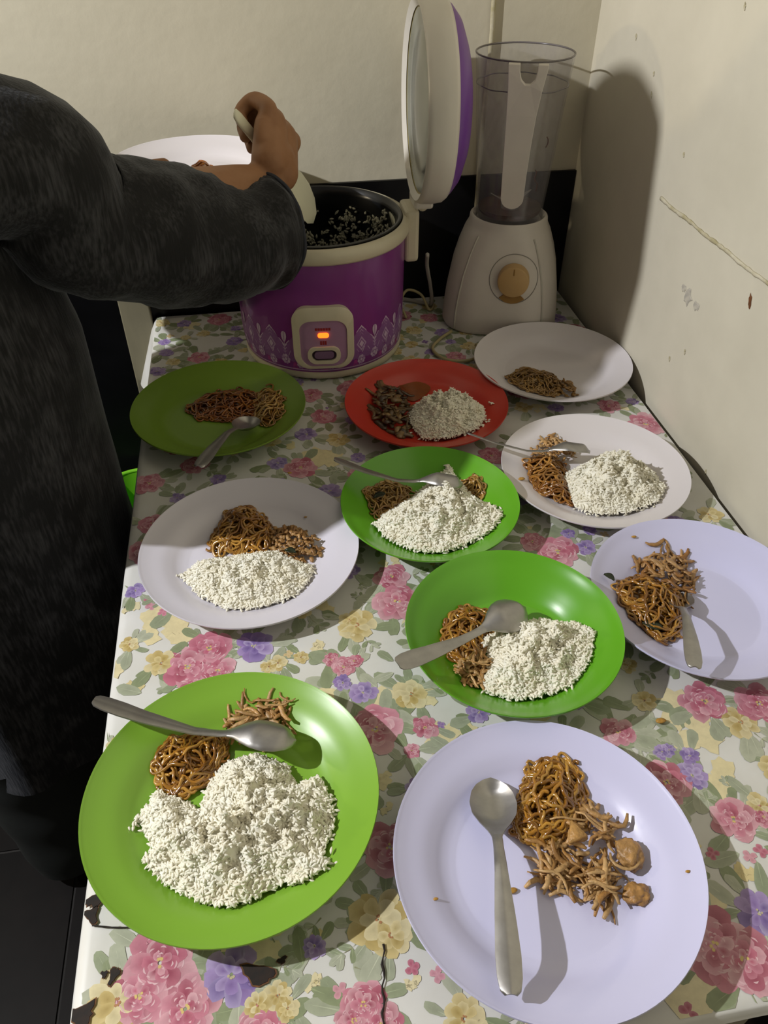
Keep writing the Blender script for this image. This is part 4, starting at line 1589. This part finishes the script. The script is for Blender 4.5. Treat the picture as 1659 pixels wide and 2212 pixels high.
# lower bracket joining handle and jar
bevel(MB().box((-.008, -(jar_r(.235) + .024), .228), (.016, -(jar_r(.235) - .001), .240)).build('handle_bracket', M['blender_body'], bl, smooth=False), .002)


# ------------------------------------------------------------------ cables
def cable(name, pts, r, m, label, n=60):
    q = catmull([tuple(p) for p in pts], n)
    o = MB().tube([W(*p) for p in q], r, 10).build(name, m)
    tag(o, label, 'cable')
    return o


cable('power_cable', [(.262, 1.165, .135), (.27, 1.20, .10), (.285, 1.235, .05), (.292, 1.25, .012), (.285, 1.262, .0045), (.25, 1.285, .0045), (.20, 1.292, .0045)], .0032, M['cable'], 'grey white cable dropping behind the rice cooker to the table')
cable('power_cable', [(.306, 1.155, .0040), (.280, 1.13, .0040), (.262, 1.10, .0040), (.275, 1.065, .0040), (.31, 1.055, .0040), (.34, 1.075, .0040), (.335, 1.103, .0040)], .0026, M['cable_y'],
      'yellowed blender cable looping over the cloth between rice cooker and blender')
cable('power_cable', [(.24, 1.215, .0036), (.235, 1.24, .02), (.25, 1.262, .032), (.275, 1.262, .022), (.285, 1.24, .004), (.295, 1.25, .0036), (.298, 1.285, .0036)], .0024, M['cable_y'],
      'thin yellowed cable curled up against the black dado')
wc = ony(1066, 0, YW - .003)
cable('wall_cable', [(wc.x + .002, YW - .0045, 1.2), (wc.x, YW - .0045, .52), (wc.x + .001, YW - .0045, .40), (wc.x - .002, YW - .0045, .30), (wc.x - .004, YW - .009, .22), (wc.x - .004, YW - .0105, .02)], .0036, M['seam'],
      'thin yellowish cable running up the back wall above the blender')

# ------------------------------------------------------------------ lime bin beside the table
bn = empty('plastic_bin', (-.272, 1.2, 0))
tag(bn, 'lime green plastic bin on the floor between the dress and the table', 'bin')
MB().lathe([(.0006, .002), (.055, .002), (.0575, .004), (.0585, .01), (.0745, .44), (.0725, .44), (.0565, .012), (.0006, .010)], 48, cap0=True, cap1=True).build('bin_body', M['lime'], bn, angle=50)
MB().tube([(.0755 * math.cos(t), .0755 * math.sin(t), .442) for t in np.linspace(0, 2 * math.pi, 49)], .0038, 10, cap=False).build('bin_rim', M['lime'], bn)

# ------------------------------------------------------------------ the person at the left
def remesh(mb, voxel, iters=4, fac=.5):
    me = bpy.data.meshes.new('tmp')
    me.from_pydata(mb.v, [], mb.f)
    bm = bmesh.new()
    bm.from_mesh(me)
    bmesh.ops.recalc_face_normals(bm, faces=bm.faces)
    bm.to_mesh(me)
    bm.free()
    o = bpy.data.objects.new('tmp', me)
    COL.objects.link(o)
    r = o.modifiers.new('r', 'REMESH')
    r.mode = 'VOXEL'
    r.voxel_size = voxel
    s = o.modifiers.new('s', 'SMOOTH')
    s.factor = fac
    s.iterations = iters
    dg = bpy.context.evaluated_depsgraph_get()
    ev = o.evaluated_get(dg)
    m2 = bpy.data.meshes.new_from_object(ev)
    vs = [tuple(v.co) for v in m2.vertices]
    fs = [tuple(p.vertices) for p in m2.polygons]
    bpy.data.objects.remove(o)
    bpy.data.meshes.remove(me)
    bpy.data.meshes.remove(m2)
    return vs, fs


def limb(mb, pts, rad, n=16, sides=14, squash=1.0, up=None):
    """closed tapered limb with rounded ends through the joints"""
    P4 = catmull([tuple(p) + (r,) for p, r in zip(pts, rad)], n)
    P_ = [Vector(p[:3]) for p in P4]
    R = [max(p[3], .002) for p in P4]
    d0, d1 = (P_[0] - P_[1]).normalized(), (P_[-1] - P_[-2]).normalized()
    head = [(P_[0] + d0 * R[0] * math.sin(t), R[0] * math.cos(t)) for t in (1.45, 1.05, .6, .25)]
    tail = [(P_[-1] + d1 * R[-1] * math.sin(t), R[-1] * math.cos(t)) for t in (.25, .6, 1.05, 1.45)]
    allp = head + list(zip(P_, R)) + tail
    mb.tube([p for p, _ in allp], [r for _, r in allp], sides, True, squash, up)


def ellipsoid(mb, c, r, n=14, basis=None):
    rings = []
    for i in range(1, n):
        t = math.pi * i / n
        ring = []
        for j in range(2 * n):
            a = math.pi * j / n
            v = Vector((r[0] * math.sin(t) * math.cos(a), r[1] * math.sin(t) * math.sin(a), r[2] * math.cos(t)))
            if basis:
                v = basis[0] * v.x + basis[1] * v.y + basis[2] * v.z
            ring.append(Vector(c) + v)
        rings.append(ring)
    mb.loft(rings, True, True, True)


V = lambda x, y, z: Vector((x, y, z + TZ))
SH_R, SH_L = V(-.42, .675, .450), V(-.42, .975, .475)
UP1, ELBP = ony(20, 368, .785), ony(190, 484, .84)
HEAD = V(-.385, .832, .705)

# right hand: fist round the paddle handle
PA, PB = ony(518, 258, 1.055), ony(660, 432, 1.125)
PA.z += TZ
PB.z += TZ
axis = (PB - PA).normalized()
FC = ony(538, 338, 1.07)
FC.z += TZ
WR = ony(530, 412, 1.025)
WR.z += TZ
hd = (FC - WR)
hd = (hd - axis * hd.dot(axis)).normalized()
nb_ = axis.cross(hd).normalized()
view = (Vector((0, 0, CAM_H + TZ)) - FC).normalized()
if nb_.dot(view) < 0:
    nb_ = -nb_
# handle line passes on the palm side
t0 = (FC - PA).dot(axis)
HL = PA + axis * t0
PC = HL + nb_ * .024 - hd * .012
ELB_R = V(*ELBP)
arm = MB()
wrist = PC - hd * .045 + nb_ * .002
wrist = wrist * .55 + WR * .45
limb(arm, [ELB_R, ELB_R * .5 + wrist * .5 + Vector((0, 0, -.004)), wrist * .8 + ELB_R * .2, wrist, PC - hd * .02], [.042, .040, .029, .025, .026], 22)
ellipsoid(arm, PC, (.043, .040, .0185), basis=(axis, hd, nb_))
limb(arm, [PC - hd * .03 + axis * .012, PC + axis * .010 + hd * .02], [.024, .022], 8)
limb(arm, [PC - hd * .03 - axis * .012, PC - axis * .014 + hd * .02], [.023, .021], 8)
for i, (off, ln) in enumerate(((.030, 1.0), (.0105, 1.08), (-.0095, 1.02), (-.0285, .85))):
    K = PC + axis * off + hd * .034 + nb_ * .004
    j1 = K + hd * .024 * ln - nb_ * .026 * ln
    j2 = j1 - hd * .014 * ln - nb_ * .022 * ln
    j3 = j2 - hd * .022 * ln + nb_ * .004
    limb(arm, [K - hd * .012, K, j1, j2, j3], [.0105, .0112, .0100, .0090, .0078], 18, 12)
tb0 = PC - hd * .022 + axis * .034 - nb_ * .006
limb(arm, [tb0 - axis * .012, tb0, tb0 + axis * .016 + hd * .020 - nb_ * .018, tb0 + axis * .010 + hd * .045 - nb_ * .030], [.0140, .0140, .0115, .0090], 16, 12)
rv, rf = remesh(arm, .0024, 5)

# left hand: under the plate it holds
P6 = Vector((-.069, 1.150, .2670))
ELB_L = V(-.30, 1.16, .225)
arm = MB()
wl = V(-.205, 1.165, .253)
limb(arm, [ELB_L, ELB_L * .5 + wl * .5, wl, V(-.172, 1.16, .256)], [.040, .037, .025, .024], 18)
hx = (V(-.10, 1.15, .255) - wl).normalized()
hs = Vector((0, 0, 1)).cross(hx).normalized()
pc = wl + hx * .058 + Vector((0, 0, .002))
ellipsoid(arm, pc, (.045, .040, .014), basis=(hx, hs, Vector((0, 0, 1))))
for off, ln in ((-.030, .9), (-.010, 1.05), (.010, 1.1), (.030, 1.0)):
    K = pc + hx * .036 + hs * off
    limb(arm, [K - hx * .015, K, K + hx * .028 * ln + Vector((0, 0, -.001)), K + hx * .05 * ln + Vector((0, 0, .0005)), K + hx * .066 * ln + Vector((0, 0, .001))], [.0105, .0105, .0095, .0088, .0078], 16, 12)
tb0 = pc - hx * .015 - hs * .036
limb(arm, [tb0, tb0 - hs * .014 + hx * .012 + Vector((0, 0, .016)), tb0 - hs * .002 + hx * .036 + Vector((0, 0, .040)), tb0 + hs * .006 + hx * .056 + Vector((0, 0, .044))], [.0135, .0125, .0105, .0088], 16, 12)
lv, lf = remesh(arm, .0026, 5)

# trunk, head, legs
tr = MB()
limb(tr, [V(-.43, 0.832, -.02), V(-.43, 0.832, .16), V(-.42, 0.827, .34), V(-.41, 0.822, .45)], [.135, .110, .125, .085], 18, 18)
limb(tr, [SH_R + Vector((-.01, .03, -.015)), V(-.41, 0.822, .485), SH_L], [.055, .07, .055], 12)
limb(tr, [V(-.41, 0.822, .47), V(-.395, 0.824, .56), V(-.385, 0.828, .63)], [.060, .048, .046], 10)
ellipsoid(tr, HEAD, (.092, .074, .110))
ellipsoid(tr, HEAD + Vector((.035, 0, -.045)), (.055, .052, .065))
nose = HEAD + Vector((.094, 0, -.012))
limb(tr, [nose + Vector((-.012, 0, .030)), nose + Vector((0, 0, .006)), nose + Vector((.010, 0, -.012)), nose + Vector((-.008, 0, -.016))], [.007, .009, .012, .010], 10, 10)
for s_ in (-1, 1):
    limb(tr, [HEAD + Vector((-.005, s_ * .074, .012)), HEAD + Vector((-.012, s_ * .080, -.008)), HEAD + Vector((-.002, s_ * .075, -.03))], [.012, .012, .009], 8, 8)
    limb(tr, [V(-.43, 0.832 + s_ * .075, -.06), V(-.42, 0.832 + s_ * .08, -.33), V(-.43, 0.832 + s_ * .085, -.60), V(-.44, 0.832 + s_ * .085, -.70)], [.09, .058, .042, .038], 18, 14)
    limb(tr, [V(-.45, 0.832 + s_ * .085, -.713), V(-.37, 0.832 + s_ * .09, -.722), V(-.29, 0.832 + s_ * .095, -.731)], [.033, .027, .017], 10, 12)
limb(tr, [SH_R + Vector((0, .02, -.02)), V(*UP1), ELB_R], [.044, .040, .036], 14)
limb(tr, [SH_L, ELB_L * .5 + SH_L * .5, ELB_L], [.052, .048, .040], 14)
tv, tf = remesh(tr, .009, 4)

body = MB()
body.add(tv, tf)
body.add(rv, rf)
body.add(lv, lf)
ORG = Vector((-.43, .865, 0))


def rel(vs):
    return [(v[0] - ORG.x, v[1] - ORG.y, v[2] - ORG.z) for v in vs]


body.v = rel(body.v)
per = body.build('person', M['skin'], None, tuple(ORG))
tag(per, 'person in a black velvety dress reaching a rice paddle into the cooker', 'person')
# face details
for s_ in (-1, 1):
    e = MB()
    ellipsoid(e, HEAD + Vector((.080, s_ * .030, .008)) - ORG, (.011, .014, .008))
    eo = e.build('eye', M['eye_white'], per)
    e = MB()
    ellipsoid(e, HEAD + Vector((.0885, s_ * .029, .007)) - ORG, (.004, .006, .006))
    e.build('iris', M['eye_dark'], eo)
    e = MB()
    limb(e, [HEAD + Vector((.086, s_ * .014, .026)) - ORG, HEAD + Vector((.084, s_ * .030, .031)) - ORG, HEAD + Vector((.073, s_ * .046, .026)) - ORG], [.0025, .0032, .002], 10, 8)
    e.build('eyebrow', M['eye_dark'], per)
e = MB()
limb(e, [HEAD + Vector((.080, -.022, -.054)) - ORG, HEAD + Vector((.092, 0, -.052)) - ORG, HEAD + Vector((.080, .022, -.054)) - ORG], [.004, .0062, .004], 10, 8)
e.build('lips', M['lip'], per)

# headscarf: wraps head and falls over the shoulders, open at the face
sc = MB()
rings = []
for i in range(30):
    t = i / 29
    ring = []
    for j in range(49):
        a = -math.pi + 2 * math.pi * j / 48          # a = 0 is the face side
        z = interp([0, .18, .45, .62, .8, 1], [.135, .10, .0, -.075, -.15, -.235], t)
        rx = interp([0, .05, .18, .45, .62, .8, 1], [.006, .05, .088, .106, .095, .125, .165], t)
        ry = interp([0, .05, .18, .45, .62, .8, 1], [.006, .044, .074, .090, .086, .150, .185], t)
        cx = interp([0, .45, .7, 1], [-.012, -.012, -.02, -.035], t)
        x, y = cx + rx * math.cos(a), ry * math.sin(a)
        # the face opening
        face = smoothstep(.95, .70, abs(a)) * smoothstep(.16, .24, t) * smoothstep(.68, .60, t)
        x -= face * .055
        f = 1 + .035 * math.sin(9 * a + t * 7) * smoothstep(.5, .8, t)
        ring.append(tuple(HEAD + Vector((x * f, y * f, z)) - ORG))
    rings.append(ring[:-1])
sc.loft(rings, True, True, False)
so = sc.build('headscarf', M['scarf'], per)
sm = so.modifiers.new('thick', 'SOLIDIFY')
sm.thickness = .003
sm.offset = 1

# dress trunk and skirt
SEC = [(-.40, -.435, .860, .225, .200), (-.30, -.42, .852, .212, .192), (-.08, -.413, .845, .200, .190), (.06, -.410, .842, .200, .190), (.20, -.405, .832, .198, .196),
       (.34, -.41, .820, .180, .190), (.42, -.415, .822, .150, .190), (.475, -.41, .822, .115, .190), (.515, -.41, .822, .090, .150), (.545, -.405, .822, .072, .085), (.565, -.40, .824, .062, .064)]
zz = np.array([s_[0] for s_ in SEC])
dr = MB()
rings = []
for z in list(np.linspace(-.40, .38, 60)) + list(np.linspace(.40, .565, 16)):
    cx, cy, rx, ry = [float(np.interp(z, zz, [s_[k] for s_ in SEC])) for k in range(1, 5)]
    fold = smoothstep(.25, -.4, z)
    ring = []
    for j in range(120):
        a = 2 * math.pi * j / 120
        k = 1 + fold * (.040 * math.sin(7 * a + 1.3 * math.sin(z * 3)) + .026 * math.sin(13 * a + 2 + z * 2)) + .010 * noise.noise(Vector((math.cos(a) * 3, math.sin(a) * 3, z * 9)))
        ring.append((cx + rx * k * math.cos(a) - ORG.x, cy + ry * k * math.sin(a) - ORG.y, z + TZ))
    rings.append(ring)
dr.loft(rings, True, False, False)
do = dr.build('dress', M['dress'], per)

# dark trousers under the knee-length dress
for s_ in (-1, 1):
    tm = MB()
    rings = []
    for k in range(24):
        z = -.36 - .345 * k / 23
        ring = []
        for j in range(40):
            a = 2 * math.pi * j / 40
            r = interp([-.71, -.5, -.3], [.078, .082, .10], z) * (1 + .03 * math.sin(4 * a + z * 14) + .02 * math.sin(z * 55))
            ring.append((-.43 + r * math.cos(a) - ORG.x, 0.835 + s_ * .088 + r * .95 * math.sin(a) - ORG.y, z + TZ))
        rings.append(ring)
    tm.loft(rings)
    tm.build('trouser_leg', M['trouser'], per)


def sleeve(stations, name, cuff_in=.05, seed=0, wr=1.0, nose=1.0):
    """stations: (centre, radius, squash); loose cloth tube with folds and an open end"""
    q = catmull([tuple(c) + (r, sqz) for c, r, sqz in stations], 54)
    mb = MB()
    rings = []
    prev = None
    for i in range(54):
        p = Vector(q[i][:3])
        t = (Vector(q[min(i + 1, 53)][:3]) - Vector(q[max(i - 1, 0)][:3])).normalized()
        ref = prev if prev else Vector((0, 0, 1))
        a_ = (ref - t * ref.dot(t)).normalized()
        prev = a_
        b_ = t.cross(a_)
        r, sqz = q[i][3], q[i][4]
        u = i / 53
        ring = []
        for j in range(80):
            an = 2 * math.pi * j / 80
            fold = wr * (.050 * math.sin(3 * an + 9 * u + seed) * math.sin(5 * u + 1) + .045 * math.sin(2 * an + 21 * u + seed) + .03 * noise.noise(Vector((math.cos(an) * 2, math.sin(an) * 2, u * 9 + seed)))
                         + .022 * math.sin(34 * u + 2.2 * math.cos(an) + seed) + 0.075 * noise.noise(Vector((math.cos(an) * 1.3 + u * 4, math.sin(an) * 3, u * 22 + seed)))
                         + .05 * math.exp(-((u - .80 + .05 * math.cos(an)) / .025) ** 2) * (.5 + .5 * math.cos(an - .6)) - .05 * math.exp(-((u - .86 + .05 * math.cos(an)) / .03) ** 2) * (.5 + .5 * math.cos(an - .6)))
            k = r * (1 + fold)
            ring.append(p + a_ * (k * math.cos(an)) + b_ * (k * sqz * math.sin(an)))
        rings.append([tuple(x - ORG) for x in ring])
    # turn the end inwards so that the open cuff shows its inside
    last = [Vector(x) for x in rings[-1]]
    c = sum(last, Vector()) / len(last)
    t = (Vector(q[53][:3]) - Vector(q[51][:3])).normalized()
    for s1, back in ((.985, -.002), (.955, .001), (.93, .012), (.90, cuff_in)):
        rings.append([tuple(c + (x - c) * s1 - t * back) for x in last])
    mb.loft(rings, True, True, False)
    o = mb.build(name, M['dress'], per)
    # narrow hem band at the cuff
    hb = MB()
    hb.tube([tuple(c + (x - c) * .992) for x in last] + [tuple(c + (last[0] - c) * .992)], .0026, 8, cap=False)
    hb.build('cuff_hem', M['lining'], o)
    return o


def st(px, py, y, r, sqz=1.0):
    p = ony(px, py, y)
    return (Vector((p.x, p.y, p.z + TZ)), r, sqz)


sleeve([(SH_R + Vector((-.05, .09, .005)), .080, 1.0), (SH_R + Vector((.0, .015, -.015)), .082, 1.0), st(-5, 352, .78, .070), st(160, 474, .83, .072), st(315, 508, .885, .077), st(450, 524, .935, .073), st(545, 510, .98, .071, .95), st(580, 500, 1.0, .070, .9)], 'sleeve', seed=1, wr=.85)
sleeve([(SH_L + Vector((-.01, -.05, 0)), .075, 1.0), (SH_L + Vector((.02, .0, -.03)), .088, 1.0), (ELB_L * .5 + SH_L * .5, .075, 1.0), (ELB_L + Vector((.0, -.004, .004)), .064, 1.0), (ELB_L * .55 + wl * .45, .055, 1.0), (wl - hx * .012, .048, 1.0)], 'sleeve', seed=4)

# ------------------------------------------------------------------ plate held in the left hand, with food
hp6 = plate('P6', P6.x / ((CAM_H - .297) / (CAM_H - .032)), P6.y / ((CAM_H - .297) / (CAM_H - .032)), .119 / ((CAM_H - .297) / (CAM_H - .032)), .297, M['white_b'],
            'white plate held up behind the black sleeve above the rice cooker', GW, z0=.2685)
PL['P6']['z'] = .26


def pz6(x, y):
    return .2685 + .0285 * .2


noodles([[(395, 378), (420, 356), (455, 356), (480, 372), (470, 395), (420, 400)]], pz6(0, 0), .016, 'orange brown noodles on the held up white plate', 230, 40, cols=((170, 96, 14), (140, 74, 10), (190, 120, 30)), rad=.0014, zoff=.279)

# ------------------------------------------------------------------ rice paddle in the right hand
pd = empty('rice_paddle', tuple(PA))
tag(pd, 'white plastic rice paddle gripped in the fist above the cooker', 'paddle')
wdir = hd.copy()
tdir = axis.cross(wdir).normalized()
Lp = (PB - PA).length + .03


def pad_ring(u, w, t, n=16):
    c = axis * u
    return [tuple(c + wdir * (w * math.cos(2 * math.pi * k / n)) + tdir * (t * math.sin(2 * math.pi * k / n))) for k in range(n)]


MB().loft([pad_ring(u, w, t) for u, w, t in ((-.012, .002, .001), (-.010, .0075, .003), (.0, .0095, .0042), (.05, .0085, .0045), (.095, .0085, .0045), (.105, .012, .004))], True, True, True).build('paddle_handle', M['paddle'], pd, angle=60)
MB().loft([pad_ring(u, w, t) for u, w, t in ((.103, .011, .004), (.115, .022, .0030), (.130, .031, .0025), (.150, .035, .0022), (.172, .033, .0020), (.188, .022, .0016), (.194, .004, .001))], True, True, True).build('paddle_blade', M['paddle'], pd, angle=60)

print('objects', len(bpy.data.objects), 'tris', sum(len(m.polygons) * 2 for m in bpy.data.meshes))
